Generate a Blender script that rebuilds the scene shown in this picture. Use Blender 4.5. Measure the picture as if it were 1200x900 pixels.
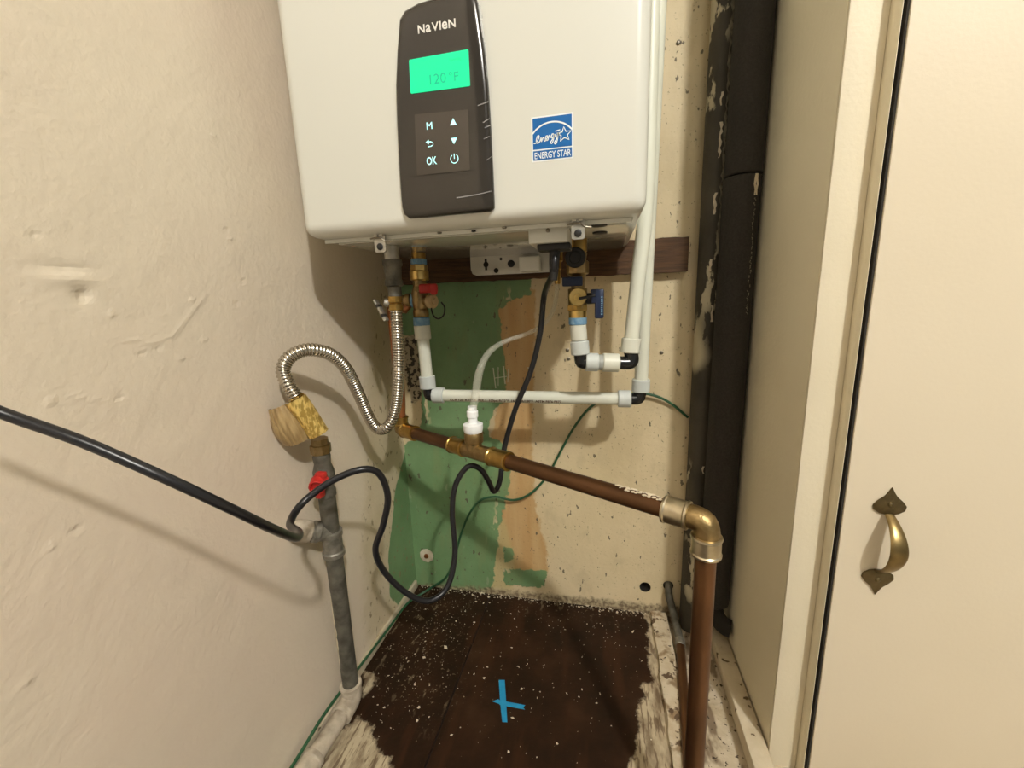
import bpy, bmesh, math, random
import numpy as np
from mathutils import Vector, Matrix
random.seed(7); rng = np.random.default_rng(7)
for o in list(bpy.data.objects): bpy.data.objects.remove(o)
S = bpy.context.scene
COL = S.collection

# ------------------------------------------------------------------ camera
FPX = 485.0; CAMZ = 0.704
def cam_axes(yaw, pitch, roll):
    cy, sy, cp, sp = math.cos(yaw), math.sin(yaw), math.cos(pitch), math.sin(pitch)
    f = np.array([sy*cp, cy*cp, -sp]); r = np.array([cy, -sy, 0.0]); d = np.cross(f, r)
    cr, sr = math.cos(roll), math.sin(roll)
    return np.array([cr*r+sr*d, -sr*r+cr*d, f])
CM = cam_axes(math.radians(-12.63), math.radians(11.3), math.radians(1.99))
CO = np.array([0, 0, CAMZ])
cd = bpy.data.cameras.new('camera'); cam = bpy.data.objects.new('camera', cd); COL.objects.link(cam)
cd.sensor_fit = 'HORIZONTAL'; cd.sensor_width = 36.0; cd.lens = FPX/1200*36.0; cd.clip_start = 0.02; cd.clip_end = 50
cam.matrix_world = Matrix(((CM[0][0], -CM[1][0], -CM[2][0], 0), (CM[0][1], -CM[1][1], -CM[2][1], 0),
                           (CM[0][2], -CM[1][2], -CM[2][2], CAMZ), (0, 0, 0, 1)))
S.camera = cam
# ------------------------------------------------------------------ light
w = bpy.data.worlds.new('room_ambience'); S.world = w; w.use_nodes = True
w.node_tree.nodes['Background'].inputs[0].default_value = (1.0, 0.96, 0.82, 1)
w.node_tree.nodes['Background'].inputs[1].default_value = 0.30
ld = bpy.data.lights.new('ceiling_bulb', 'POINT'); ld.energy = 196; ld.shadow_soft_size = 0.055; ld.color = (0.99, 0.98, 0.95)
lo = bpy.data.objects.new('ceiling_bulb', ld); COL.objects.link(lo); lo.location = (1.04, -1.38, 2.44)   # room ceiling bulb behind the camera
S.view_settings.view_transform = 'Standard'; S.view_settings.look = 'None'
S.view_settings.exposure = 0.0; S.view_settings.gamma = 1.0; S.view_settings.use_curve_mapping = False

# ------------------------------------------------------------------ measuring helpers (real depths)
def ray(x, y): return CM.T @ np.array([(x-600)/FPX, (y-450)/FPX, 1.0])
def onY(x, y, Y): r = ray(x, y); return CO + r*(Y/r[1])
def onX(x, y, X): r = ray(x, y); return CO + r*(X/r[0])
def onZ(x, y, Z): r = ray(x, y); return CO + r*((Z-CAMZ)/r[2])
def atd(x, y, d): return CO + ray(x, y)*d
V = lambda *a: np.array(a, float)

XL, YB, XR, YJ = -0.463, 0.865, 0.252, 0.575     # left wall, back wall, right wall, jamb face
YF = 0.51                                          # heater front

# ------------------------------------------------------------------ materials
def mat(name, c1, c2=None, scale=30, rough=.5, metal=0, bump=0, bscale=80, coat=0, spec=.5, emit=None, estr=1, alpha=1, trans=0, lo=.35, hi=.65, rvar=0, stretch=None, ior=1.45):
    m = bpy.data.materials.new(name); m.use_nodes = True
    nt = m.node_tree; N = nt.nodes; L = nt.links; P = N['Principled BSDF']
    P.inputs['Base Color'].default_value = (*c1, 1); P.inputs['Roughness'].default_value = rough; P.inputs['Metallic'].default_value = metal
    P.inputs['Coat Weight'].default_value = coat; P.inputs['Specular IOR Level'].default_value = spec
    P.inputs['Coat Roughness'].default_value = .08; P.inputs['IOR'].default_value = ior
    P.inputs['Alpha'].default_value = alpha; P.inputs['Transmission Weight'].default_value = trans
    if emit: P.inputs['Emission Color'].default_value = (*emit, 1); P.inputs['Emission Strength'].default_value = estr
    if c2 or bump or rvar:
        tc = N.new('ShaderNodeTexCoord'); src = tc.outputs['Object']
        if stretch:
            mp = N.new('ShaderNodeMapping'); mp.inputs['Scale'].default_value = stretch; L.new(src, mp.inputs[0]); src = mp.outputs[0]
    if c2:
        n = N.new('ShaderNodeTexNoise'); n.inputs['Scale'].default_value = scale; n.inputs['Detail'].default_value = 6; L.new(src, n.inputs['Vector'])
        r = N.new('ShaderNodeValToRGB'); r.color_ramp.elements[0].position = lo; r.color_ramp.elements[1].position = hi
        r.color_ramp.elements[0].color = (*c1, 1); r.color_ramp.elements[1].color = (*c2, 1)
        L.new(n.outputs['Fac'], r.inputs[0]); L.new(r.outputs[0], P.inputs['Base Color'])
        if rvar:
            mr = N.new('ShaderNodeMapRange'); mr.inputs[3].default_value = rough-rvar; mr.inputs[4].default_value = rough+rvar
            L.new(n.outputs['Fac'], mr.inputs[0]); L.new(mr.outputs[0], P.inputs['Roughness'])
    if bump:
        n = N.new('ShaderNodeTexNoise'); n.inputs['Scale'].default_value = bscale; n.inputs['Detail'].default_value = 4; L.new(src, n.inputs['Vector'])
        b = N.new('ShaderNodeBump'); b.inputs['Strength'].default_value = bump; b.inputs['Distance'].default_value = .002
        L.new(n.outputs['Fac'], b.inputs['Height']); L.new(b.outputs[0], P.inputs['Normal'])
    return m

class Paint:
    """node-built paint: layers of colour where (signed-distance attribute + noise) is inside, plus relief"""
    def __init__(s, name, base, base2, scale=6, rough=.55, bscale=110, bump=.35):
        s.m = bpy.data.materials.new(name); s.m.use_nodes = True; s.nt = s.m.node_tree; s.N = s.nt.nodes; s.L = s.nt.links; s.P = s.N['Principled BSDF']
        s.P.inputs['Roughness'].default_value = rough
        tc = s.N.new('ShaderNodeTexCoord'); s.co = tc.outputs['Object']
        s.col = s.blend(base, base2, scale, .4, .65)
        s.bs, s.bp = bscale, bump; s.heights = []
    def noise(s, scale, detail=6, stretch=None, rough=.55):
        n = s.N.new('ShaderNodeTexNoise'); n.inputs['Scale'].default_value = scale; n.inputs['Detail'].default_value = detail; n.inputs['Roughness'].default_value = rough
        src = s.co
        if stretch:
            mp = s.N.new('ShaderNodeMapping'); mp.inputs['Scale'].default_value = stretch; s.L.new(src, mp.inputs[0]); src = mp.outputs[0]
        s.L.new(src, n.inputs['Vector']); return n.outputs['Fac']
    def blend(s, a, b, scale, lo, hi, stretch=None):
        r = s.N.new('ShaderNodeValToRGB'); e = r.color_ramp.elements
        e[0].position, e[1].position = lo, hi; e[0].color = (*a, 1); e[1].color = (*b, 1)
        s.L.new(s.noise(scale, stretch=stretch), r.inputs[0]); return r.outputs[0]
    def math(s, op, a, b=None, c=None):
        n = s.N.new('ShaderNodeMath'); n.operation = op
        for i, x in enumerate((a, b, c)):
            if x is None: continue
            if isinstance(x, (int, float)): n.inputs[i].default_value = x
            else: s.L.new(x, n.inputs[i])
        return n.outputs[0]
    def rng(s, x, a, b, c=0, d=1):
        n = s.N.new('ShaderNodeMapRange'); n.interpolation_type = 'SMOOTHSTEP'
        for i, v in ((1, a), (2, b), (3, c), (4, d)): n.inputs[i].default_value = v
        s.L.new(x, n.inputs[0]); return n.outputs[0]
    def attr(s, name):
        a = s.N.new('ShaderNodeAttribute'); a.attribute_name = name; return a.outputs['Fac']
    def over(s, fac, colour):
        m = s.N.new('ShaderNodeMix'); m.data_type = 'RGBA'
        s.L.new(fac, m.inputs[0]); s.L.new(s.col, m.inputs[6])
        if isinstance(colour, tuple): m.inputs[7].default_value = (*colour, 1)
        else: s.L.new(colour, m.inputs[7])
        s.col = m.outputs[2]
    def layer(s, attr, colour, amp=.02, scale=40, soft=.002, strength=1, stretch=None):
        d = s.math('MULTIPLY_ADD', s.math('SUBTRACT', s.noise(scale, 8, stretch, .65), .5), amp*2, s.attr(attr))
        f = s.rng(d, soft, -soft, 0, strength); s.over(f, colour); return f
    def specks(s, scale, thr, colour, soft=.02, mask=None, stretch=None, strength=1):
        f = s.rng(s.noise(scale, 3, stretch), thr, thr+soft, 0, strength)
        if mask is not None: f = s.math('MULTIPLY', f, mask)
        s.over(f, colour); return f
    def done(s, hattr=None):
        s.L.new(s.col, s.P.inputs['Base Color'])
        h = s.math('MULTIPLY', s.noise(s.bs, 5), .0011*s.bp)
        h = s.math('MULTIPLY_ADD', s.noise(14, 3), .004*s.bp, h)
        for f, k in s.heights: h = s.math('MULTIPLY_ADD', f, k, h)
        if hattr: h = s.math('ADD', h, s.attr(hattr))
        b = s.N.new('ShaderNodeBump'); b.inputs['Strength'].default_value = 1; b.inputs['Distance'].default_value = 1.0
        s.L.new(h, b.inputs['Height']); s.L.new(b.outputs[0], s.P.inputs['Normal'])
        return s.m

M = {}
M['white_plastic'] = mat('white_plastic', (.83, .82, .76), rough=.35)
M['case'] = mat('white_enamel', (.69, .685, .615), rough=.32, coat=.3)
M['tray'] = mat('white_enamel_tray', (.62, .60, .53), (.52, .50, .43), 9, rough=.10, coat=.6, spec=.8)
M['panel'] = mat('black_gloss_plastic', (.022, .018, .014), (.035, .03, .024), 4, rough=.16, coat=.10)
M['key'] = mat('dark_film', (.058, .048, .038), (.046, .038, .029), 6, rough=.14, coat=.2)
M['lcd'] = mat('lit_lcd', (0, .2, .1), emit=(.0, .84, .31), estr=1.0, rough=.3)
M['lcdtext'] = mat('lcd_segment', (0, .2, .1), emit=(.0, .42, .19), estr=1.0, rough=.3)
M['lcdfaint'] = mat('lcd_segment_faint', (0, .2, .1), emit=(.0, .62, .24), estr=1.0, rough=.3)
M['glow'] = mat('backlit_icon', (.4, .7, .7), emit=(.45, .95, .95), estr=.9, rough=.4)
M['logo'] = mat('silver_print', (.75, .73, .68), rough=.4)
M['blue'] = mat('label_blue', (.0, .11, .36), rough=.4)
M['labelwhite'] = mat('label_white', (.82, .86, .86), rough=.45)
M['film'] = mat('peeling_clear_film', (.9, .9, .9), rough=.1, alpha=.18)
M['steel'] = mat('zinc_steel', (.55, .53, .47), (.42, .40, .35), 60, rough=.38, metal=.8)
M['dark'] = mat('black_rubber', (.012, .011, .010), rough=.5)
M['cord'] = mat('black_cable_jacket', (.010, .010, .012), rough=.32)
M['blackfit'] = mat('black_fitting_plastic', (.012, .012, .012), rough=.22)
M['brass'] = mat('brass', (.50, .33, .10), (.34, .21, .06), 45, rough=.30, metal=1, rvar=.1)
M['bronze'] = mat('bronze_casting', (.37, .265, .125), (.25, .175, .075), 70, rough=.40, metal=1, bump=.25, bscale=400, rvar=.1)
M['brightbrass'] = mat('bright_brass', (.78, .55, .20), (.60, .40, .13), 60, rough=.28, metal=1)
M['steelband'] = mat('press_ring_steel', (.62, .55, .40), (.45, .38, .26), 50, rough=.33, metal=1)
M['copper'] = mat('aged_copper', (.17, .080, .034), (.095, .045, .019), 16, rough=.42, metal=.75, rvar=.12, stretch=(.5, .5, .5))
M['coppernew'] = mat('copper', (.46, .18, .07), (.26, .10, .04), 20, rough=.36, metal=.8)
M['stainless'] = mat('stainless_corrugated', (.62, .58, .50), (.50, .46, .39), 20, rough=.24, metal=1)
M['iron'] = mat('grey_iron', (.085, .08, .062), (.19, .175, .14), 50, rough=.55, metal=.5, bump=.3, bscale=300)
M['galv'] = mat('galvanised', (.30, .28, .235), (.15, .14, .11), 60, rough=.5, metal=.55, bump=.5, bscale=260)
M['ironpaint'] = mat('painted_iron', (.50, .43, .33), (.22, .18, .13), 40, rough=.6, bump=.5, bscale=200, lo=.45, hi=.75)
M['pex'] = mat('white_tube', (.72, .73, .62), (.66, .66, .55), 8, rough=.36)
M['collar'] = mat('grey_crimp_collar', (.62, .65, .62), (.54, .57, .54), 20, rough=.45)
M['collardark'] = mat('grey_ring', (.34, .35, .32), rough=.5)
M['collarwhite'] = mat('white_collar', (.66, .66, .56), rough=.4)
M['bluetape'] = mat('blue_washer', (.10, .24, .40), (.22, .36, .46), 160, rough=.6)
M['bluehandle'] = mat('blue_handle', (.008, .018, .055), rough=.4)
M['red'] = mat('red_handle', (.50, .025, .02), (.40, .018, .014), 30, rough=.42)
M['tan'] = mat('tan_cap', (.50, .36, .18), rough=.5)
M['clear'] = mat('clear_vinyl', (.78, .76, .64), rough=.10, alpha=.20)
M['nutwhite'] = mat('white_nylon', (.90, .92, .92), rough=.35)
M['greenwire'] = mat('green_wire', (.02, .085, .035), rough=.45)
M['wood'] = mat('rough_brown_board', (.045, .020, .007), (.105, .050, .018), 22, rough=.7, bump=.8, bscale=60, stretch=(1, 8, 14), lo=.3, hi=.7)
M['foam'] = mat('black_foam', (.022, .018, .014), (.032, .027, .022), 300, rough=.85, bump=.35, bscale=700)
M['tape'] = mat('blue_masking_tape', (.01, .22, .42), (.015, .27, .50), 90, rough=.6)
M['goldtag'] = mat('gold_foil_tag', (.84, .62, .20), (.42, .27, .06), 260, rough=.32, metal=.45, stretch=(1, 1, .35), lo=.42, hi=.55)
M['tantag'] = mat('tan_plastic_tag', (.25, .16, .065), (.40, .28, .125), 30, rough=.32, bump=.4, bscale=60, stretch=(7, 1, 1))
M['iron_handle'] = mat('antique_brass', (.10, .075, .035), (.16, .12, .055), 90, rough=.42, metal=.85, bump=.4, bscale=200)
M['grip'] = mat('worn_brass_grip', (.30, .215, .09), (.19, .135, .055), 40, rough=.34, metal=.9)
M['door'] = mat('cream_door_paint', (.76, .675, .525), (.74, .655, .505), 5, rough=.42, bump=.10, bscale=220)
M['trimpaint'] = mat('cream_trim_paint', (.76, .69, .53), (.73, .66, .50), 8, rough=.5, bump=.22, bscale=200)
M['sidepaint'] = mat('cream_side_paint', (.80, .73, .56), (.76, .69, .52), 6, rough=.55, bump=.22, bscale=160)
M['ceil'] = mat('ceiling_paint', (.75, .70, .60), rough=.8)
M['void'] = mat('dark_hole', (.02, .016, .012), rough=.9)
M['plaster'] = mat('plaster_chip', (.72, .64, .49), (.55, .46, .32), 40, rough=.8)
M['print'] = mat('brown_pipe_print', (.12, .07, .04), rough=.6)
M['screw'] = mat('screw_metal', (.25, .22, .17), rough=.4, metal=.8)
M['scratch'] = mat('pale_scratch', (.62, .63, .48), rough=.7)

# ------------------------------------------------------------------ mesh building
class MB:
    def __init__(s): s.v = []; s.f = []
    def add(s, vs, fs):
        b = len(s.v); s.v += [tuple(map(float, p)) for p in vs]; s.f += [tuple(b+i for i in f) for f in fs]; return s
    def rings(s, R, caps=(True, True), close=True):
        n = len(R[0]); b = len(s.v)
        for r in R: s.v += [tuple(map(float, p)) for p in r]
        for i in range(len(R)-1):
            for j in range(n if close else n-1):
                k = (j+1) % n; s.f.append((b+i*n+j, b+i*n+k, b+(i+1)*n+k, b+(i+1)*n+j))
        if caps[0]: s.f.append(tuple(b+j for j in range(n))[::-1])
        if caps[1]: s.f.append(tuple(b+(len(R)-1)*n+j for j in range(n)))
        return s
    def lathe(s, p, d, prof, n=24, caps=(True, True)):
        p = V(*p); d = V(*d); d /= np.linalg.norm(d); u, w = frame(d)
        R = []
        for t, r in prof:
            R.append([p+d*t+r*(math.cos(a)*u+math.sin(a)*w) for a in np.linspace(0, 2*math.pi, n, endpoint=False)])
        return s.rings(R, caps)
    def cyl(s, a, b, r, r2=None, n=24, ch=0):
        a = V(*a); b = V(*b); L = np.linalg.norm(b-a); r2 = r if r2 is None else r2
        pr = [(0, r-ch), (ch, r), (L-ch, r2), (L, r2-ch)] if ch else [(0, r), (L, r2)]
        return s.lathe(a, b-a, pr, n)
    def hexn(s, a, b, r, ch=.0012): return s.cyl(a, b, r, n=6, ch=ch)
    def tube(s, pts, r, n=14, step=.006, smooth=True, rf=None, caps=(True, True)):
        P = catmull(pts, step) if smooth else [V(*p) for p in pts]
        if rf and step < .002:
            A_ = np.array(P); D_ = np.concatenate([[0], np.cumsum(np.linalg.norm(np.diff(A_, axis=0), axis=1))]); q_ = np.arange(0, D_[-1], step)
            P = list(np.stack([np.interp(q_, D_, A_[:, k]) for k in range(3)], 1))
        T = [P[min(i+1, len(P)-1)]-P[max(i-1, 0)] for i in range(len(P))]; T = [t/np.linalg.norm(t) for t in T]
        u, w = frame(T[0]); R = []; acc = 0
        for i, p in enumerate(P):
            u = u-T[i]*(u@T[i]); u /= np.linalg.norm(u); w = np.cross(T[i], u)
            if i: acc += np.linalg.norm(P[i]-P[i-1])
            rr = rf(acc) if rf else r
            R.append([p+rr*(math.cos(a)*u+math.sin(a)*w) for a in np.linspace(0, 2*math.pi, n, endpoint=False)])
        return s.rings(R, caps)
    def box(s, c, size, R=None):
        c = V(*c); h = V(*size)/2; R = np.eye(3) if R is None else R
        vs = [c+R@(h*V(x, y, z)) for x in (-1, 1) for y in (-1, 1) for z in (-1, 1)]
        return s.add(vs, [(0, 1, 3, 2), (4, 6, 7, 5), (0, 4, 5, 1), (2, 3, 7, 6), (0, 2, 6, 4), (1, 5, 7, 3)])
    def prism(s, poly, o, u, v, th):
        """poly 2D in plane (o,u,v), thickness th along u x v"""
        o, u, v = V(*o), V(*u), V(*v); nrm = np.cross(u, v); nrm /= np.linalg.norm(nrm); n = len(poly)
        a = [o+x*u+y*v for x, y in poly]; b = [p+nrm*th for p in a]
        return s.add(a+b, [tuple(range(n))[::-1], tuple(range(n, 2*n))]+[(i, (i+1) % n, n+(i+1) % n, n+i) for i in range(n)])
    def sphere(s, c, r, n=14, m=9, sc=(1, 1, 1)):
        R = []
        for i in range(m+1):
            t = math.pi*i/m; t = min(max(t, .02), math.pi-.02)
            R.append([V(*c)+V(*sc)*r*V(math.sin(t)*math.cos(a), math.sin(t)*math.sin(a), -math.cos(t)) for a in np.linspace(0, 2*math.pi, n, endpoint=False)])
        return s.rings(R)
    def ribbon(s, pts2, wd, o, u, v, off=0, closed=False):
        """flat stroke of width wd along 2-D points in plane (o,u,v); thickness .0002"""
        o, u, v = V(*o), V(*u), V(*v); nrm = np.cross(u, v); nrm /= np.linalg.norm(nrm)
        P = [V(*p) for p in pts2]; n = len(P); A = []; Bq = []
        for i in range(n):
            a = P[(i-1) % n] if (closed or i) else P[i]; b = P[(i+1) % n] if (closed or i < n-1) else P[i]
            t = b-a; t = t/(np.linalg.norm(t)+1e-9); q = V(-t[1], t[0])*wd/2
            A.append(P[i]+q); Bq.append(P[i]-q)
        W = lambda p, k: o+p[0]*u+p[1]*v+nrm*(off+k)
        m = n if closed else n-1
        for i in range(m):
            j = (i+1) % n
            vs = [W(A[i], 0), W(A[j], 0), W(Bq[j], 0), W(Bq[i], 0), W(A[i], .0002), W(A[j], .0002), W(Bq[j], .0002), W(Bq[i], .0002)]
            s.add(vs, [(4, 5, 6, 7)[::-1], (0, 1, 5, 4), (2, 3, 7, 6), (0, 1, 2, 3)])
        return s
def frame(d):
    a = V(0, 0, 1) if abs(d[2]) < .9 else V(1, 0, 0)
    u = np.cross(a, d); u /= np.linalg.norm(u); return u, np.cross(d, u)
def catmull(pts, step):
    P = [V(*p) for p in pts]; P = [2*P[0]-P[1]]+P+[2*P[-1]-P[-2]]; out = []
    for i in range(1, len(P)-2):
        p0, p1, p2, p3 = P[i-1:i+3]; n = max(2, int(np.linalg.norm(p2-p1)/step))
        for k in range(n):
            t = k/n; out.append(.5*((2*p1)+(p2-p0)*t+(2*p0-5*p1+4*p2-p3)*t*t+(3*p1-p0-3*p2+p3)*t**3))
    out.append(P[-2]); return out
WL = {}
def link(name, me, m, parent, O):
    ob = bpy.data.objects.new(name, me); COL.objects.link(ob)
    if m is not None:
        me.materials.clear(); me.materials.append(m if not isinstance(m, str) else M[m])
    if parent is not None: ob.parent = parent; ob.location = Vector(O-WL[parent.name])
    else: ob.location = Vector(O)
    WL[ob.name] = V(*O); return ob
def obj(name, mb, m, parent=None, bevel=0, seg=2, filt=None, angle=35, base=False):
    vs = np.array(mb.v); O = (vs.min(0)+vs.max(0))/2
    if base: O[2] = vs[:, 2].min()
    me = bpy.data.meshes.new(name); me.from_pydata([tuple(p) for p in vs-O], [], mb.f); me.validate()
    bm = bmesh.new(); bm.from_mesh(me); bmesh.ops.recalc_face_normals(bm, faces=bm.faces)
    if bevel:
        ed = [e for e in bm.edges if len(e.link_faces) == 2 and e.calc_face_angle(0) > .6 and (filt is None or filt((e.verts[0].co+e.verts[1].co)/2+Vector(O), e))]
        bmesh.ops.bevel(bm, geom=ed, offset=bevel, segments=seg, profile=.5, affect='EDGES')
    bm.to_mesh(me); bm.free()
    me.polygons.foreach_set('use_smooth', [True]*len(me.polygons)); me.set_sharp_from_angle(angle=math.radians(angle))
    return link(name, me, m, parent, O)
def tag(o, label, cat=None, group=None, kind=None):
    if label: o['label'] = label
    if cat: o['category'] = cat
    if group: o['group'] = group
    if kind: o['kind'] = kind
    return o
def thing(name, label, cat, loc, group=None):
    o = bpy.data.objects.new(name, None); COL.objects.link(o); o.location = Vector(loc); o.empty_display_size = .02
    WL[o.name] = V(*loc); return tag(o, label, cat, group)
def text(name, s, size, o, u, v, m, parent, off=.0003, align='LEFT', sx=1, bold=0):
    """flat lettering in plane (o,u,v), mesh from the built-in font; size = cap height"""
    cu = bpy.data.curves.new('t', 'FONT'); cu.body = s; cu.align_x = align; cu.size = 1; cu.offset = bold; cu.extrude = 0.004; cu.resolution_u = 3
    t = bpy.data.objects.new('t', cu); COL.objects.link(t); bpy.context.view_layer.update()
    me = bpy.data.meshes.new_from_object(t); bpy.data.objects.remove(t); bpy.data.curves.remove(cu)
    o, u, v = V(*o), V(*u), V(*v); nrm = np.cross(u, v); nrm /= np.linalg.norm(nrm); k = size/.70
    co = np.empty(len(me.vertices)*3); me.vertices.foreach_get('co', co); co = co.reshape(-1, 3)
    wv = o+np.outer(co[:, 0]*k*sx, u)+np.outer(co[:, 1]*k, v)+np.outer((co[:, 2]*.0001/.004)+off, nrm)
    O = (wv.min(0)+wv.max(0))/2; me.vertices.foreach_set('co', (wv-O).ravel()); me.update(); me.name = name
    return link(name, me, m, parent, O)
def sdpoly(pu, pv, poly):
    """signed distance (negative inside) from points to polygon, numpy"""
    P = np.array(poly, float); n = len(P); d = np.full(pu.shape, 1e9); ins = np.zeros(pu.shape, bool)
    for i in range(n):
        a, b = P[i], P[(i+1) % n]; e = b-a; wx, wy = pu-a[0], pv-a[1]
        t = np.clip((wx*e[0]+wy*e[1])/(e@e), 0, 1); d = np.minimum(d, np.hypot(wx-e[0]*t, wy-e[1]*t))
        c = ((a[1] <= pv) & (b[1] > pv)) | ((b[1] <= pv) & (a[1] > pv))
        with np.errstate(divide='ignore', invalid='ignore'): xi = a[0]+(pv-a[1])/(b[1]-a[1])*e[0]
        ins ^= c & (pu < xi)
    return np.where(ins, -d, d)
def surface(name, us, vs, fn, thick, nrm, m, attrs, holes=(), parent=None):
    """gridded slab: us/vs 1-D coordinates, fn(u,v)->xyz, extruded by -nrm*thick; attrs name->f(U,V)"""
    U, Vv = np.meshgrid(us, vs, indexing='ij'); nu, nv = U.shape
    U = U.copy(); Vv = Vv.copy(); h = (us[-1]-us[0])/(len(us)-1)
    rm = np.zeros(U.shape, bool)
    for hu, hv, hr in holes:
        D = np.hypot(U-hu, Vv-hv); k = (D < hr+h*.75) & (D > hr-h*.75); sc = np.where(k, hr/np.maximum(D, 1e-6), 1)
        U = hu+(U-hu)*sc; Vv = hv+(Vv-hv)*sc; rm |= np.hypot(U-hu, Vv-hv) < hr-1e-5
    co = fn(U.ravel(), Vv.ravel()); nn = V(*nrm)
    idx = np.arange(nu*nv).reshape(nu, nv); q = np.stack([idx[:-1, :-1], idx[1:, :-1], idx[1:, 1:], idx[:-1, 1:]], -1).reshape(-1, 4)
    q = q[~rm.ravel()[q].any(1)]
    N0 = nu*nv; bnd = list(idx[:, 0])+list(idx[-1, 1:])+list(idx[-2::-1, -1])+list(idx[0, -2:0:-1])
    back = co[bnd]-nn*thick; allv = np.vstack([co, back]); nb = len(bnd)
    fs = [tuple(x) for x in q]+[(bnd[i], bnd[(i+1) % nb], N0+(i+1) % nb, N0+i) for i in range(nb)]
    O = (co.min(0)+co.max(0))/2
    me = bpy.data.meshes.new(name); me.from_pydata([tuple(p) for p in allv-O], [], fs)
    for an, f in attrs.items():
        a = me.attributes.new(an, 'FLOAT', 'POINT'); val = f(U.ravel(), Vv.ravel()); a.data.foreach_set('value', np.concatenate([val, val[bnd]]).astype(np.float32))
    bm = bmesh.new(); bm.from_mesh(me); bmesh.ops.recalc_face_normals(bm, faces=bm.faces)
    if sum(1 for f in bm.faces if f.normal.dot(Vector(nrm)) > .9) < sum(1 for f in bm.faces if f.normal.dot(Vector(nrm)) < -.9):
        bmesh.ops.reverse_faces(bm, faces=bm.faces)
    bm.to_mesh(me); bm.free()
    return link(name, me, m, parent, O)

# ================================================================== SETTING
CREAM, CREAM2 = (.66, .57, .42), (.60, .51, .36)
# ---- back wall
bx = lambda pts: [tuple(onY(x, y, YB)[[0, 2]]) for x, y in pts]
G1 = bx([(470, 285), (626, 285), (622, 345), (600, 352), (585, 362), (588, 400), (594, 440), (590, 470), (576, 485), (573, 512), (592, 520), (598, 545), (596, 575), (590, 598), (584, 625), (582, 650), (578, 683), (568, 700), (465, 700), (470, 655), (468, 600), (466, 545), (474, 520), (492, 507), (495, 470), (489, 430), (484, 395), (470, 390)])
G2 = bx([(590, 667), (640, 668), (640, 688), (592, 686)]); G3 = bx([(591, 642), (602, 641), (602, 657), (592, 657)])
T1 = bx([(580, 345), (598, 332), (628, 340), (626, 420), (624, 500), (626, 560), (628, 600), (640, 640), (641, 672), (604, 676), (600, 655), (586, 640), (586, 600), (585, 560), (575, 510), (585, 470), (590, 440), (582, 400), (572, 370)])
Ys = bx([(576, 600), (592, 610), (604, 660), (600, 690), (566, 690)])
PATCH = bx([(474, 395), (488, 392), (492, 430), (494, 468), (482, 472), (474, 440)])
def un(*ps): return lambda u, v: np.minimum.reduce([sdpoly(u, v, p) for p in ps])
pb = Paint('peeling_back_wall_paint', (.69, .57, .36), (.62, .51, .31), 5, .6, 120, .75)
pb.over(pb.rng(pb.noise(3, 4, (1.4, 1, .35)), .46, .68, 0, .6), (.47, .375, .215))
pb.over(pb.rng(pb.noise(24, 7, (1, 1, .6)), .52, .70, 0, .45), (.50, .41, .25))
pb.layer('tan', pb.blend((.50, .30, .115), (.56, .38, .18), 9, .35, .65, (3, 1, .4)), .016, 34, .004)
pb.layer('yel', (.52, .43, .20), .012, 30, .008, .8)
g = pb.layer('green', pb.blend((.140, .250, .105), (.185, .310, .145), 9, .35, .65), .017, 42, .0015); pb.heights.append((g, .0007))
chip = pb.specks(16, .64, (.60, .50, .31), .015, pb.math('MULTIPLY', g, pb.rng(pb.attr('green'), -.035, -.004)), (1.6, 1, .7)); pb.heights.append((chip, -.0006))
pb.specks(11, .52, (.20, .27, .115), .12, g, (2, 1, .5), .5)
pb.specks(34, .665, (.30, .36, .22), .03, g, (1.5, 1, .6), .55)
pm = pb.layer('patch', (.40, .34, .23), .010, 60, .003)
pb.specks(90, .50, (.035, .028, .018), .04, pm)
pb.specks(170, .635, (.17, .13, .07), .05, None, None, .6)
sp = pb.specks(60, .645, (.10, .08, .05), .03, None, (1.3, 1, .7), .85); pb.heights.append((sp, -.0006))
pb.layer('dirt', pb.blend((.10, .06, .03), (.42, .34, .21), 110, .42, .60), .018, 60, .006, .85)
WB = pb.done()
H1, H2 = onY(756, 688, YB), onY(783, 686, YB)
holes = [(H1[0], H1[2], .0122), (H2[0], H2[2], .0110)]
us = np.arange(-.62, .34, .0034); vs_ = np.concatenate([np.arange(-.03, .30, .0034), np.arange(.3, 2.6, .006)])
DIRT = bx([(480, 684), (560, 688), (600, 692), (700, 702), (760, 708), (800, 712), (800, 745), (470, 745)])
wall_back = surface('wall_back', us, vs_, lambda u, v: np.stack([u, np.full_like(u, YB), v], 1), .06, (0, -1, 0), WB,
    dict(green=un(G1, G2, G3), tan=un(T1), yel=un(Ys), patch=un(PATCH), dirt=un(DIRT)), holes)
tag(wall_back, 'cream back wall with peeling green and tan paint under the heater', 'wall', kind='structure')
for hx, hz, hr in holes:
    mb = MB(); n = 20; ring = lambda y, r: [V(hx+r*math.cos(a), y, hz+r*math.sin(a)) for a in np.linspace(0, 2*math.pi, n, endpoint=False)]
    mb.rings([ring(YB+.0002, hr*1.02), ring(YB+.05, hr)], (False, True)); obj('drilled_hole', mb, 'void', wall_back)
mb = MB()
for q, wd in ((((578, 431), (581, 455)), .0022), (((584, 430), (584, 452)), .0015), (((590, 429), (592, 450)), .0025), (((596, 432), (595, 448)), .0015), (((580, 443), (594, 441)), .0015), (((618, 431), (626, 431)), .002), (((621, 431), (620, 446)), .0018)):
    a, b = [onY(*p, YB) for p in q]; mb.ribbon([a[[0, 2]], b[[0, 2]]], wd, (0, YB, 0), (1, 0, 0), (0, 0, 1), .0003)
tag(obj('paint_scratch', mb, 'scratch', wall_back), 'pale scratches in the green paint', kind='stuff')

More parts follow.
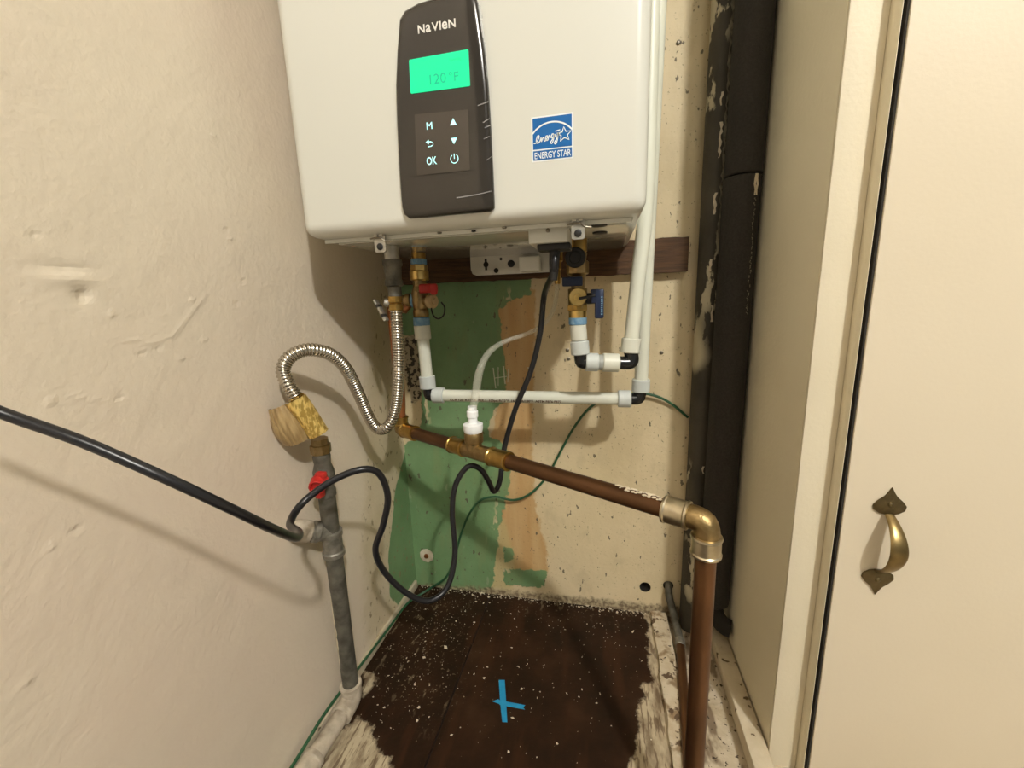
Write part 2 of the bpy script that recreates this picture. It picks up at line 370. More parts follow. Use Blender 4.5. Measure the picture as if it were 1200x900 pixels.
# ---- left wall
lx = lambda pts: [tuple(onX(x, y, XL)[[1, 2]]) for x, y in pts]
GL = lx([(474, 505), (481, 520), (489, 640), (500, 700), (470, 712), (457, 700), (455, 650), (461, 600), (463, 575), (470, 548), (476, 525)])
GB = lx([(466, 690), (489, 676), (500, 700), (462, 725)])
ST = lx([(440, 330), (480, 300), (490, 500), (495, 690), (430, 760), (425, 640), (430, 560), (425, 480)])
def gau(u, v, p, a, b, ang=0):
    c, s_ = math.cos(ang), math.sin(ang); du, dv = u-p[0], v-p[1]; x = (c*du+s_*dv)/a; y = (-s_*du+c*dv)/b; return np.exp(-x*x-y*y)
def dents(u, v):
    h = np.zeros_like(u); q = lambda x, y: onX(x, y, XL)[[1, 2]]
    c = q(80, 326); h += .0020*gau(u, v, c, .020, .007)-.0016*gau(u, v, c+np.array([0, .008]), .022, .005)
    h -= .0030*gau(u, v, q(97, 346), .006, .006)
    for p in ((130, 368), (185, 408), (240, 398), (225, 352), (277, 356), (140, 465), (270, 280), (265, 270), (60, 470), (250, 160), (165, 415), (212, 420), (285, 330), (40, 275), (90, 620), (30, 800), (60, 640)): h += random.choice((-1, 1, 1))*.0011*gau(u, v, q(*p), .004, .003)
    for a, b in (((238, 350), (220, 372)), ((220, 372), (203, 394)), ((203, 394), (178, 400)), ((178, 400), (140, 398)), ((70, 462), (130, 470))):
        A, Bp = q(*a), q(*b); mid = (A+Bp)/2; d = Bp-A; h += .0006*gau(u, v, mid, np.linalg.norm(d)*.6, .0026, math.atan2(d[1], d[0]))
    return h
pl = Paint('cream_left_wall_paint', (.755, .655, .51), (.74, .62, .49), 3, .5, 150, .75)
pl.layer('stain', pl.blend((.56, .46, .28), (.64, .54, .37), 14, .35, .65), .03, 14, .02, .75)
f = pl.layer('green', pl.blend((.140, .250, .105), (.180, .300, .140), 9, .35, .65), .006, 50, .0015); pl.heights.append((f, -.0005))
stm = pl.rng(pl.attr('stain'), .02, -.02)
s2 = pl.specks(62, .615, (.25, .18, .09), .04, stm, (1, 1.3, .8), .8); pl.heights.append((s2, -.0006))
WLm = pl.done('dent')
us = np.concatenate([np.arange(-1.2, .05, .012), np.arange(.05, .925, .0036)]); vs_ = np.concatenate([np.arange(-.02, 1.0, .0036), np.arange(1.0, 2.6, .02)])
wall_left = surface('wall_left', us, vs_, lambda u, v: np.stack([np.full_like(u, XL), u, v], 1), .06, (1, 0, 0), WLm,
    dict(green=un(GL), stain=un(ST), dent=dents))
tag(wall_left, 'cream painted plaster wall with dents along the left side', 'wall', kind='structure')

# ---- right closet wall, jamb, cabinet door
mb = MB().box((XR+.015, (YJ+.004+YB+.05)/2, 1.29), (.03, YB+.05-YJ-.004, 2.62)); wr = obj('wall_right', mb, 'sidepaint')
tag(wr, 'shaded cream side wall behind the black foam pipe', 'wall', kind='structure')
STX = .290; YD = .55
mb = MB().box(((XR+STX)/2, YJ+.002, 1.29), (STX-XR, .004, 2.62)); t1 = obj('trim_1', mb, 'trimpaint', bevel=.0015, seg=2)
tag(t1, 'narrow lit cream jamb face between closet wall and cabinet', 'trim', kind='structure')
mb = MB().box((STX+.0003, (YJ+YD+.005)/2+.03, 1.29), (.0005, YJ-YD-.005+.06, 2.62)); t2 = obj('trim_2', mb, 'sidepaint')
tag(t2, 'shaded cream cabinet side edge beside the door gap', 'trim', kind='structure')
mb = MB().box((STX+.6, YD+.075, 1.29), (1.19, .02, 2.62)); tag(obj('wall_cabinet', mb, 'void'), 'dark cabinet interior behind the cream door', 'wall', kind='structure')  # near-black colour carries the shade seen inside the door gap
mb = MB().box((STX+.0048+.45, YD+.0105, 1.10), (.90, .021, 2.16)); door = obj('door_1', mb, 'door', bevel=.0012, seg=2)
tag(door, 'flat cream painted cabinet door with antique brass pull', 'door', kind='structure')
obj('door_gap_shade', MB().box((STX+.0036, YD+.012, 1.10), (.0022, .020, 2.16)), 'void', door)  # added dark strip, its colour stands in for the shade of the gap
# pull handle
def hz(x, y): return onY(x, y, YD)
tp, bt = hz(1042, 590), hz(1027, 678)
leafp = [(0, .022), (.0028, .016), (.0065, .010), (.013, .004), (.0175, -.002), (.0165, -.008), (.010, -.0125), (.004, -.014)]
leafp = leafp+[(-x, y) for x, y in leafp[::-1] if x > 0]
handle = thing('door_handle', 'antique brass door pull with spade shaped plates', None, (tp+bt)/2)
handle.parent = door; handle.location = Vector(WL[handle.name]-WL[door.name])
for c, sgn in ((tp, 1), (bt, -1)):
    pl_ = [(x, y*sgn) for x, y in leafp]
    o = obj('handle_plate', MB().prism(pl_, (c[0], YD, c[2]), (1, 0, 0), (0, 0, 1), .0028), 'iron_handle', handle, bevel=.001)
    o.name = 'handle_plate'
A = V(tp[0], YD, tp[2]-.013); Bq = V(bt[0], YD, bt[2]+.013); L = A[2]-Bq[2]
mb = MB(); R = []
for k in range(17):
    t = k/16; z = A[2]-L*t; y = YD-.003-.027*math.sin(math.pi*t)**.75; wd = .005+.0045*math.sin(math.pi*t)
    x = A[0]+(Bq[0]-A[0])*t; tt = V(0, -.027*.9*math.pi*math.cos(math.pi*t), -L); tt /= np.linalg.norm(tt); nn = np.cross(tt, V(1, 0, 0))
    R.append([V(x, y, z)+wd*math.cos(a)*V(1, 0, 0)+.0022*math.sin(a)*nn for a in np.linspace(0, 2*math.pi, 12, endpoint=False)])
obj('handle_grip', mb.rings(R), 'grip', handle)
for c in (tp, bt): obj('handle_screw', MB().sphere((c[0], YD-.003, c[2]), .003, sc=(1, .5, 1)), 'iron_handle', handle)

# ---- ceiling
mb = MB().box((.9, -.7, 2.62), (2.8, 3.3, .04)); tag(obj('ceiling', mb, 'ceil'), 'plain cream ceiling above the closet', 'ceiling', kind='structure')

# ---- floor
fz = lambda pts, z=0: [tuple(onZ(x, y, z)[[0, 1]]) for x, y in pts]
pf = Paint('dirty_pale_floor', (.58, .50, .37), (.44, .36, .24), 18, .8, 90, 1.6)
pf.specks(34, .50, (.14, .09, .05), .12, None, (1, .5, 1), .85)
pf.specks(120, .62, (.05, .032, .018), .04)
pf.layer('under', (.012, .006, .003), 0, 40, .001)
fl = surface('floor', np.arange(-.52, 1.2, .012), np.arange(-.9, .95, .012), lambda u, v: np.stack([u, v, np.full_like(u, -.005)], 1), .06, (0, 0, 1), pf.done(), dict(under=un([(-.45, -.5), (.09, -.5), (.09, .9), (-.45, .9)])))
tag(fl, 'pale dirty floor around the dark planks', 'floor', kind='structure')
pp = Paint('dark_stained_plank', (.014, .006, .002), (.028, .011, .004), 9, .6, 120, .5)
pp.over(pp.rng(pp.noise(7, 5, (3, .5, 1)), .5, .68, 0, .6), (.045, .017, .006))
pp.P.inputs['Specular IOR Level'].default_value = .18
worn = pp.layer('worn', pp.blend((.15, .105, .062), (.48, .40, .27), 30, .34, .56, (1.6, .6, 1)), .026, 34, .004)
pp.specks(75, .53, (.13, .085, .05), .07, worn, (2.6, .35, 1), .8)
pp.specks(170, .715, (.42, .34, .22), .02); pp.specks(60, .74, (.34, .28, .18), .02)
dm = pp.rng(pp.attr('dusty'), .04, -.05)
pp.specks(34, .60, (.26, .20, .12), .10, dm, (1.8, .7, 1), .65); pp.specks(150, .62, (.30, .23, .14), .05, dm, None, .6)
dust = pp.rng(pp.noise(9, 6), .5, .8, 0, .10); pp.over(dust, (.18, .12, .065))
PM = pp.done()
W1 = fz([(754, 712), (764, 712), (796, 905), (740, 905), (746, 870), (753, 810), (762, 796), (760, 740)])
W2 = fz([(340, 905), (395, 860), (425, 838), (432, 850), (440, 870), (452, 890), (458, 910)])
W3 = fz([(428, 785), (441, 788), (434, 812), (424, 815)])
DU = fz([(455, 720), (500, 695), (540, 690), (548, 720), (530, 820), (500, 850), (440, 800)])
DU2 = fz([(600, 690), (740, 705), (740, 725), (600, 712)])
xs0 = onZ(574, 700, 0)[0]
for i, (x0, x1) in enumerate(((-.456, xs0-.0016), (xs0+.0016, .112))):
    o = surface('floor_plank', np.linspace(x0, x1, int((x1-x0)/.004)), np.linspace(-.3, YB-.004, 290), lambda u, v: np.stack([u, v, np.full_like(u, 0.0)], 1), .0045, (0, 0, 1), PM,
        dict(worn=un(W1, W2, W3), dusty=un(DU, DU2)), parent=fl)
# right ledge strip on the floor (rough painted batten) and baseboards
mb = MB(); x0, x1 = onZ(763, 730, .004)[0], onZ(786, 740, .004)[0]; nseg = 60; R = []
for k in range(nseg+1):
    y = YB-.006-k*(YB+.1)/nseg; j = lambda a: random.uniform(-a, a)
    R.append([V(x0+j(.003), y, -.004), V(x0+.003+j(.002), y, .008+j(.0015)), V((x0+x1)/2, y, .0105+j(.001)), V(x1-.002+j(.001), y, .009+j(.0012)), V(x1+j(.0015), y, -.004)])
mb.rings(R); pr = Paint('rough_painted_batten', (.60, .52, .38), (.48, .39, .26), 30, .8, 120, 1.2); pr.specks(26, .53, (.26, .18, .10), .10); pr.specks(50, .58, (.10, .06, .03), .05); pr.specks(90, .64, (.06, .04, .02), .04)
tag(obj('floor_batten', mb, pr.done()), 'rough pale painted batten on the floor beside the dark planks', 'batten')
pbm = Paint('dirty_baseboard_paint', (.60, .52, .38), (.48, .40, .27), 16, .7, 90, 1.0); pbm.specks(60, .64, (.10, .065, .03), .05); PBM = pbm.done()
mb = MB().box((XL+.004, .28, .008), (.008, 1.15, .024)); tag(obj('baseboard_left', mb, PBM, bevel=.003), 'thin dirty pale strip at the foot of the left wall', 'baseboard', kind='structure')
mb = MB().box((.235, .70, .012), (.030, .33, .030)); tag(obj('baseboard_right', mb, PBM, bevel=.004), 'low pale baseboard at the foot of the right wall', 'baseboard', kind='structure')

# ================================================================== WATER HEATER
hx0, hx1, hzb, hzt = -.396, .0465, .797, 1.497
heater = thing('water_heater', 'white wall hung tankless water heater with lit green display', 'water heater', (-.175, .68, hzb))
mb = MB().box(((hx0+hx1)/2, (YF+.845)/2, (hzb+hzt)/2), (hx1-hx0, .845-YF, hzt-hzb))
case = obj('front_cover', mb, 'case', heater, bevel=.016, seg=6, filt=lambda c, e: c.y < .84)
BZ = .7945
mb = MB().box(((hx0+hx1)/2, .692, BZ+.002), (hx1-hx0-.026, .300, .004)); tray = obj('bottom_tray', mb, 'tray', heater, bevel=.001)
mb = MB().box(((hx0+hx1)/2, .538, BZ-.0005), (hx1-hx0-.030, .0016, .005)); obj('tray_lip', mb, 'case', tray)
mb = MB().box(((hx0+hx1)/2, .562, BZ-.0003), (hx1-hx0-.040, .0012, .002)); obj('tray_lip', mb, 'case', tray)
for px, py in ((515, 272), (591, 266), (555, 270)):
    p = onZ(px, py, BZ); obj('tray_screw', MB().lathe((p[0], p[1], BZ), (0, 0, -1), [(0, .003), (.0015, .003), (.002, .002)], 10), 'screw' if px != 555 else 'dark', tray)
hp = lambda x, y, k=0: onY(x, y, YF-k)
# control panel (bowed, tapering, rounded)
U_, V_ = (1, 0, 0), (0, 0, 1)
def panel_outline(k):
    pts = [(474, 12), (468, 22), (465, 60), (463.5, 100), (465, 150), (467.5, 200), (470.5, 242), (473, 251), (479, 255.5), (500, 254), (530, 251), (560, 248.5), (574, 247), (578.5, 243), (578.5, 236), (577, 200), (574.5, 150), (571.5, 100), (567.5, 60), (562, 20), (559, 0), (555, -9), (548, -12), (520, -6), (490, 3)]
    return [hp(x, y, k)[[0, 2]] for x, y in pts]
po = panel_outline(.006); pcx = np.mean([p[0] for p in po]); pcz = np.mean([p[1] for p in po])
mb = MB(); R = []
for yk, s in ((.0005, 1.0), (.004, 1.0), (.0062, .985), (.0075, .955), (.0085, .88), (.0085, .6)):
    R.append([V(pcx+(x-pcx)*s, YF-yk, pcz+(z-pcz)*(1-(1-s)*.55)) for x, z in po])
mb.rings(R, (True, True)); panel = obj('control_panel', mb, 'panel', heater, angle=50)
PY = YF-.0087
pp_ = lambda x, y: onY(x, y, PY)
def quad(name, corners, m, parent, th=.0006, r=0):
    c = [pp_(*q) for q in corners]; poly = [(p[0], p[2]) for p in c]
    return obj(name, MB().prism(poly, (0, PY, 0), U_, V_, th), m, parent, bevel=r, seg=3, filt=(lambda c, e: abs(e.verts[0].co.x-e.verts[1].co.x) < 1e-5 and abs(e.verts[0].co.z-e.verts[1].co.z) < 1e-5) if r else None)
scr = quad('display', [(479.5, 70.5), (481.5, 110), (551, 101), (549, 58)], 'lcd', panel, .0007, .0012)
PY -= .0008
text('temperature_reading', '120', pp_(502, 86)[2]-pp_(502, 98)[2], pp_(501, 99.8), U_, V_, 'lcdtext', scr, 0.0001, sx=1.05)
text('degree_sign', '°F', pp_(527, 83)[2]-pp_(527, 94)[2], pp_(525.5, 96), U_, V_, 'lcdtext', scr, 0.0001, sx=1.1)
text('status_line', 'Operating', pp_(527, 67)[2]-pp_(527, 71)[2], pp_(526.5, 72), U_, V_, 'lcdfaint', scr, 0.0001, sx=.7)
PY = YF-.0087
# brand lettering: all letters one height
zt, zb = pp_(512, 27.5)[2], pp_(512, 37.5)[2]; capz = zt-zb
bx0, bx1 = pp_(490, 39)[0], pp_(534, 32)[0]; slots = [0, .19, .355, .545, .61, .79]; WW = bx1-bx0
bo = pp_(490.5, 39.5)
cur = 0.0; letters = []
for ch in 'NaVIeN':
    lower = ch in 'ae'
    lt = text('brand_letter', ch, capz*(1.30 if lower else 1.0), (bx0, PY, bo[2]), U_, V_, 'logo', panel, .0001, sx=.95 if lower else 1.05, bold=.018)
    wd = max(v.co.x for v in lt.data.vertices)-min(v.co.x for v in lt.data.vertices); letters.append((lt, wd))
gap = (WW-sum(q for _, q in letters))/5
for lt, wd in letters:
    nx = bx0+cur+wd/2; lt.location.x = nx-WL[panel.name][0]; cur += wd+gap
key = quad('keypad', [(486, 134.5), (489, 206), (551, 199.5), (549, 128.5)], 'key', panel, .0007, .001)
PY -= .0008
ch_ = pp_(503, 142)[2]-pp_(503, 152)[2]
text('menu_key', 'M', ch_*.85, pp_(499.5, 152), U_, V_, 'glow', key, .0001, bold=.0, sx=1.0)
text('ok_key', 'OK', ch_*.95, pp_(500, 193.5), U_, V_, 'glow', key, .0001, sx=.72, bold=.006)
def glyph(name, fn, m=None): mb = MB(); fn(mb); obj(name, mb, m or 'glow', key)
pt = lambda x, y: pp_(x, y)[[0, 2]]
glyph('up_key', lambda m: m.prism([pt(527.5, 147), pt(535, 146.2), pt(531, 138.5)], (0, PY, 0), U_, V_, .0002))
glyph('down_key', lambda m: m.prism([pt(528.3, 162), pt(532, 169), pt(535.7, 161.2)], (0, PY, 0), U_, V_, .0002))
rc = pt(532.5, 186); rr = pt(537, 185.5)[0]-rc[0]
glyph('power_key', lambda m: (m.ribbon([(rc[0]+rr*math.sin(a), rc[1]+rr*math.cos(a)) for a in np.linspace(.6, 2*math.pi-.6, 20)], .0008, (0, PY, 0), U_, V_), m.ribbon([(rc[0], rc[1]+rr*1.15), (rc[0], rc[1])], .0008, (0, PY, 0), U_, V_)))
glyph('back_key', lambda m: (m.ribbon([pt(501, 166.5), pt(505, 166), pt(507.5, 167.5), pt(507.5, 170), pt(505, 171.5), pt(501.5, 172)], .0009, (0, PY, 0), U_, V_), m.prism([pt(499, 166.8), pt(502.5, 169.3), pt(502.3, 163.8)], (0, PY, 0), U_, V_, .0002)))
PY = YF-.0087
# peeling protective film along the right panel edge
mb = MB()
for (a, b, wd) in (((562, 6), (565, 22), .002), ((564, 24), (567, 44), .0025), ((568, 50), (570, 66), .0012), ((569, 78), (571, 90), .001), ((560, 124), (573, 119), .001), ((566, 144), (574, 139), .001), ((568, 150), (575, 147), .001), ((567, 163), (574, 160), .0008), ((570, 188), (576, 184), .0008), ((535, 232), (560, 228), .0012), ((560, 228), (576, 224), .001)):
    mb.ribbon([pt(*a), pt(*b)], wd, (0, YF-.009, 0), U_, V_, .0002)
tag(obj('film_crease', mb, 'film', panel), 'clear film peeling along the edge', kind='stuff')
# energy label
lab = [hp(x, y) for x, y in ((623, 137), (624.5, 189), (671, 185), (670.5, 133.2))]
L0 = lab[1]; LW = (lab[2]-lab[1])[0]; LH = lab[3][2]-lab[2][2]
LO = (L0[0], YF, (lab[1][2]+lab[2][2])/2)
rect = lambda x0, y0, x1, y1: [(x0*LW, y0*LH), (x1*LW, y0*LH), (x1*LW, y1*LH), (x0*LW, y1*LH)]
label = obj('energy_label', MB().prism(rect(-.02, -.02, 1.02, 1.02), LO, U_, V_, .0003), 'labelwhite', heater); label['label'] = 'blue and white energy star sticker'
LO1 = (LO[0], YF-.0004, LO[2])
obj('label_field', MB().prism(rect(.015, .27, .985, .985), LO1, U_, V_, .0002), 'blue', label)
obj('label_strip', MB().prism(rect(.015, .015, .985, .235), LO1, U_, V_, .0002), 'blue', label)
LO2 = (LO[0], YF-.0007, LO[2]); e = lambda x, y: (x*LW, y*LH)
arc = [e(.5+.62*math.cos(a), .28+.58*math.sin(a)) for a in np.linspace(math.radians(38), math.radians(142), 30)]
obj('label_arc', MB().ribbon(arc, .0016, LO2, U_, V_), 'labelwhite', label)
sc = (.80, .545); star = []
for k in range(10):
    a = math.pi/2+k*math.pi/5+.06; r = .185 if k % 2 == 0 else .08
    star.append(e(sc[0]+r*math.cos(a), sc[1]+r*math.sin(a)*.92))
obj('label_star', MB().ribbon(star, .0013, LO2, U_, V_, closed=True), 'labelwhite', label)
def script(pts): return [e(*p[:2]) for p in catmull([(x, y, 0) for x, y in pts], .012)]
mb = MB()
mb.ribbon(script([(.03, .42), (.09, .42), (.16, .52), (.17, .58), (.13, .57), (.10, .47), (.13, .41), (.19, .45), (.22, .53), (.23, .44), (.26, .51), (.29, .53), (.30, .45), (.33, .45), (.38, .52), (.38, .56), (.34, .54), (.34, .47), (.39, .46), (.42, .55), (.44, .56), (.46, .50)]), .0011, LO2, U_, V_)
mb.ribbon(script([(.54, .58), (.50, .58), (.48, .52), (.51, .49), (.55, .57), (.53, .45), (.49, .37), (.46, .40), (.52, .48), (.59, .57), (.585, .51), (.62, .51), (.66, .60), (.63, .45), (.59, .35), (.555, .38), (.62, .48), (.70, .60)]), .0011, LO2, U_, V_)
mb.ribbon([e(.58, .635), e(.70, .66)], .0011, LO2, U_, V_)
obj('label_script', mb, 'labelwhite', label)
text('label_lettering', 'ENERGY STAR', LH*.15, (LO[0]+LW*.5, YF-.0006, LO[2]+LH*.048), U_, V_, 'labelwhite', label, .0001, 'CENTER', sx=.68, bold=.008)
# junction box under the tray
p0 = onZ(642, 266, BZ); jb0 = onY(619.5, 286, p0[1]); jb1 = onY(665.5, 284, p0[1]); jh = BZ-jb0[2]
jb = obj('junction_box', MB().box(((jb0[0]+jb1[0])/2, p0[1]+.035, BZ-jh/2), (jb1[0]-jb0[0], .07, jh)), 'case', heater, bevel=.0015)
obj('box_screw', MB().lathe((p0[0], p0[1], BZ-.004), (0, -1, 0), [(0, .0028), (.0015, .0026), (.002, .001)], 10), 'screw', jb)
cj = (jb0+jb1)/2; CJ = V(cj[0]+.006, p0[1]+.022, BZ-jh)
obj('cord_gland', MB().box((CJ[0], CJ[1], CJ[2]-.004), (.043, .030, .009)), 'dark', jb, bevel=.002)
# latches
def latch(px, py):
    p = onZ(px, py, BZ); c = V(p[0], .533, BZ-.006)
    l = obj('latch', MB().box((c[0], .531, c[2]), (.016, .003, .028)), 'steel', heater, bevel=.003, seg=3, filt=lambda q, e: abs(e.verts[0].co.y-e.verts[1].co.y) > .002)
    obj('latch_screw', MB().lathe((c[0], .5295, c[2]-.007), (0, -1, 0), [(0, .0045), (.001, .0045), (.0018, .003), (.0018, .0015)], 12), 'dark', l)
    obj('latch_wire', MB().tube([(c[0]-.013, .530, c[2]+.004), (c[0]-.006, .527, c[2]+.004), (c[0]+.003, .527, c[2]+.004), (c[0]+.008, .529, c[2]), (c[0]+.016, .530, c[2]-.001)], .0011, 8, .003), 'screw', l)
    for s in (-1, 1): obj('latch_tab', MB().box((c[0]+s*.004, .5285, c[2]+.009), (.005, .004, .006)), 'steel', l, bevel=.001)
latch(436, 275); latch(677, 259)
for px, py in ((702, 263), (703, 272)):  # lower disc is the grommet, upper disc is added as its reflection
    p = onZ(px, py, BZ); obj('grommet_and_reflection', MB().lathe((p[0], p[1], BZ+.0005), (0, 0, -1), [(0, .0105), (.0025, .0100), (.003, .007)], 20), 'dark', tray)
# mounting bracket under the rear edge
YK = .8385; k0, k1 = onY(551, 300, YK), onY(650, 318, YK); bz = onY(590, 321.5, YK)[2]
poly = [(k0[0], BZ), (k0[0], bz+.012), (k0[0]+.0035, bz+.0035), (k0[0]+.012, bz), (k1[0], bz), (k1[0], BZ)]
br = obj('mounting_bracket', MB().prism(poly, (0, YK+.002, 0), U_, V_, .002), 'tray', heater); 
def bracket_hole(px, py, r, key=False):
    p = onY(px, py, YK); mb = MB(); mb.lathe((p[0], YK, p[2]), (0, -1, 0), [(-.0005, r), (.0005, r)], 16)
    if key: mb.box((p[0], YK-.0001, p[2]), (.0045, .001, r*4.0))
    obj('slot', mb, 'void', br)
bracket_hole(569.5, 310, .0055, True); bracket_hole(587, 303.5, .0028); bracket_hole(581.5, 317, .005)
p = onY(599, 309, YK); obj('bracket_bolt', MB().lathe((p[0], YK, p[2]), (0, -1, 0), [(0, .0072), (.002, .0070), (.003, .004)], 16), 'dark', br)
a = onY(608, 303, YK-.02); b = onY(633, 317, YK-.02); obj('terminal_cover', MB().box(((a[0]+b[0])/2, YK-.011, (a[2]+b[2])/2+.002), (b[0]-a[0], .022, a[2]-b[2]+.004)), 'white_plastic', br, bevel=.003, seg=3)

# ---- wooden board on back wall
a = onY(808, 277, .846); b = onY(806, 318, .846)
mb = MB(); R = []; n = 50; xl = XL+.006
for k in range(n+1):
    x = xl+(a[0]-xl)*k/n; j = random.uniform(-.0012, .0012); j2 = random.uniform(-.001, .001)
    R.append([V(x, .8465, b[2]+j), V(x, YB-.0005, b[2]+j), V(x, YB-.0005, a[2]+j2), V(x, .8465, a[2]+j2)])
tag(obj('wooden_board', mb.rings(R), 'wood'), 'rough dark brown board fixed to the back wall under the heater', 'board')

# ================================================================== GAS LINE
gx, gy = onZ(458, 288, BZ)[0], onZ(458, 288, BZ)[1]
def gz(py, Y=None): return onY(458, py, Y or gy)[2]
inlet = thing('gas_inlet_union', 'grey gas union and brass nut under the left of the heater', 'pipe fitting', (gx, gy, gz(365)))
obj('nipple', MB().cyl((gx, gy, BZ), (gx, gy, gz(306)), .0115, n=12, ch=.001), 'steel', inlet)
obj('union_body', MB().lathe((gx, gy, gz(304)), (0, 0, -1), [(0, .011), (.001, .0155), (.009, .0160), (.011, .0140), (.030, .0128), (.032, .0145), (.040, .0145), (.042, .011)], 8), 'iron', inlet, angle=50)
obj('reducer', MB().cyl((gx, gy, gz(336)), (gx, gy, gz(349)), .0105, n=20, ch=.001), 'iron', inlet)
nutx = onY(463.5, 356, gy)[0]
obj('flare_nut', MB().lathe((nutx, gy, gz(347)), (0, 0, -1), [(0, .009), (.001, .0115), (.010, .0115), (.011, .0095), (.014, .0115), (.022, .0115), (.023, .009)], 12), 'brass', inlet, angle=30)
la, lb = onY(440, 351, gy-.012), onY(453, 376, gy-.012)
d = (lb-la); d /= np.linalg.norm(d); nn = V(d[2], 0, -d[0]); Rm = np.stack([nn, V(0, 1, 0), d], 1)
lv = obj('test_port_lever', MB().box((la+lb)/2, (.0035, .013, np.linalg.norm(lb-la)), Rm), 'steel', inlet, bevel=.001)
for t in (.3, .75): c = la+(lb-la)*t; obj('lever_hole', MB().box(c, (.0037, .014, .006), Rm), 'void', lv, bevel=.001)
obj('test_port', MB().cyl((nutx-.004, gy, gz(356)), (nutx-.017, gy-.004, gz(354)), .006, n=12, ch=.001), 'steel', inlet)
# corrugated connector
fp = [atd_ for atd_ in [V(nutx, gy, gz(363)), onY(465.5, 390, gy+.003), onY(467, 420, gy+.006), onY(466.5, 450, gy+.008), onY(463, 480, gy+.008), onY(455, 499, gy+.003), onY(444, 503, .632), onY(434, 492, .618), onY(420, 461, .595), onY(406, 433, .568), onY(390, 417, .543), onY(372, 410.5, .520), onY(354, 411, .504), onY(338, 420, .494), onY(332, 434, .490), onY(337, 450, .489), onY(346, 464, .492)]]
flex = thing('corrugated_gas_connector', 'shiny corrugated steel gas hose bent in an S loop', 'hose', fp[5])
obj('corrugated_tube', MB().tube(fp, .009, 20, .00058, rf=lambda s: .0074+.0024*math.sqrt(abs(math.sin(math.pi*s/.0046)))), 'stainless', flex, angle=75)
# tags on the hose end
d0 = fp[-1]; d1 = onY(374, 505, .507); ax = d1-d0; Lx = np.linalg.norm(ax); ax /= Lx
obj('end_nut', MB().lathe(d0, ax, [(0, .0095), (.002, .0115), (Lx*.9, .0115), (Lx*.95, .009)], 6), 'brass', flex, angle=30)
def curl(name, o, ax, up, L, r0, r1, a0, a1, th, m, parent, wav=0, n=28, ns=10, barrel=0, rib=0):
    ax = ax/np.linalg.norm(ax); u = up-ax*(up@ax); u /= np.linalg.norm(u); w_ = np.cross(ax, u); mb = MB(); g = {}
    for i in range(ns+1):
        for j in range(n+1):
            t = i/ns; a = a0+(a1-a0)*j/n; r = (r0+(r1-r0)*j/n)*(1-barrel*(2*t-1)**2)+wav*math.sin(t*5+j*.3)+rib*math.cos(a*17)
            for q in (0, 1): g[i, j, q] = o+ax*L*t+(r+q*th)*(math.cos(a)*u+math.sin(a)*w_)
    ks = list(g); ix = {k: i for i, k in enumerate(ks)}; fs = []
    for i in range(ns):
        for j in range(n):
            fs.append([ix[i, j, 1], ix[i+1, j, 1], ix[i+1, j+1, 1], ix[i, j+1, 1]]); fs.append([ix[i, j, 0], ix[i, j+1, 0], ix[i+1, j+1, 0], ix[i+1, j, 0]])
    for i in range(ns):
        for j in (0, n): fs.append([ix[i, j, 0], ix[i+1, j, 0], ix[i+1, j, 1], ix[i, j, 1]])
    for j in range(n):
        for i in (0, ns): fs.append([ix[i, j, 0], ix[i, j+1, 0], ix[i, j+1, 1], ix[i, j, 1]])
    mb.add([g[k] for k in ks], fs); return obj(name, mb, m, parent, angle=60)
tocam = CO-d0; tocam /= np.linalg.norm(tocam)
tg = thing('gold_warning_tag', 'shiny gold foil tag wrapped round the end of the gas hose', 'tag', (d0+d1)/2)
curl('foil_sheet', d0+ax*.003, ax, tocam, Lx*1.0, .0128, .0160, -1.2, 1.35, .0006, 'goldtag', tg, .0006)
tt = thing('tan_plastic_tag', 'curled ribbed tan tag hanging behind the gold tag by the wall', 'tag', (d0+d1)/2-V(.02, 0, 0))
c0 = onY(329, 474, .490); c1 = onY(352, 516, .500)
curl('tag_sheet', c0, c1-c0, tocam+V(-.55, 0, .1), np.linalg.norm(c1-c0), .0200, .0200, -2.0, 1.6, .001, 'tantag', tt, 0, 120, 12, .22, .0006)
curl('tag_fold', c0+V(-.004, .006, -.012), c1-c0, tocam+V(-1.2, 0, -.5), np.linalg.norm(c1-c0)*.8, .0240, .0215, -.9, 1.2, .001, 'tantag', tt, 0, 30, 12, .25, 0)
# iron gas stack
gp = thing('iron_gas_pipe', 'old grey iron gas pipe standing along the left wall', 'pipe', onZ(412, 815, .0))
bt0 = onZ(413, 818, .020); bt0[0] = max(bt0[0], XL+.024)
tp0 = onX(374, 512, -.418)
def st(py):   # point on the stack axis at image height
    best = None
    for t in np.linspace(0, 1, 400):
        p = bt0+(tp0-bt0)*t; q = CM@(p-CO); yy = q[1]/q[2]*FPX+450
        if best is None or abs(yy-py) < best[0]: best = (abs(yy-py), p)
    return best[1]
sa = (tp0-bt0)/np.linalg.norm(tp0-bt0)
obj('top_nipple', MB().lathe(st(531), sa, [(0, .0135), (.001, .0150), (.014, .0150), (.015, .0125), (.024, .0120)], 8), 'bronze', gp, angle=30)
vl = np.linalg.norm(st(531)-st(582))/.060
vb = obj('valve_body', MB().lathe(st(582), sa, [(t*vl, q) for t, q in [(0, .0115), (.002, .0145), (.010, .0145), (.014, .0125), (.026, .0155), (.036, .0155), (.046, .0120), (.050, .0125), (.056, .0130), (.061, .0115)]], 20), 'iron', gp)
vc = st(556); vd = onX(366, 560, vc[0]-.001)-vc; vd = (CO-vc); vd[0] -= .25; vd[2] = -.1; vd /= np.linalg.norm(vd)
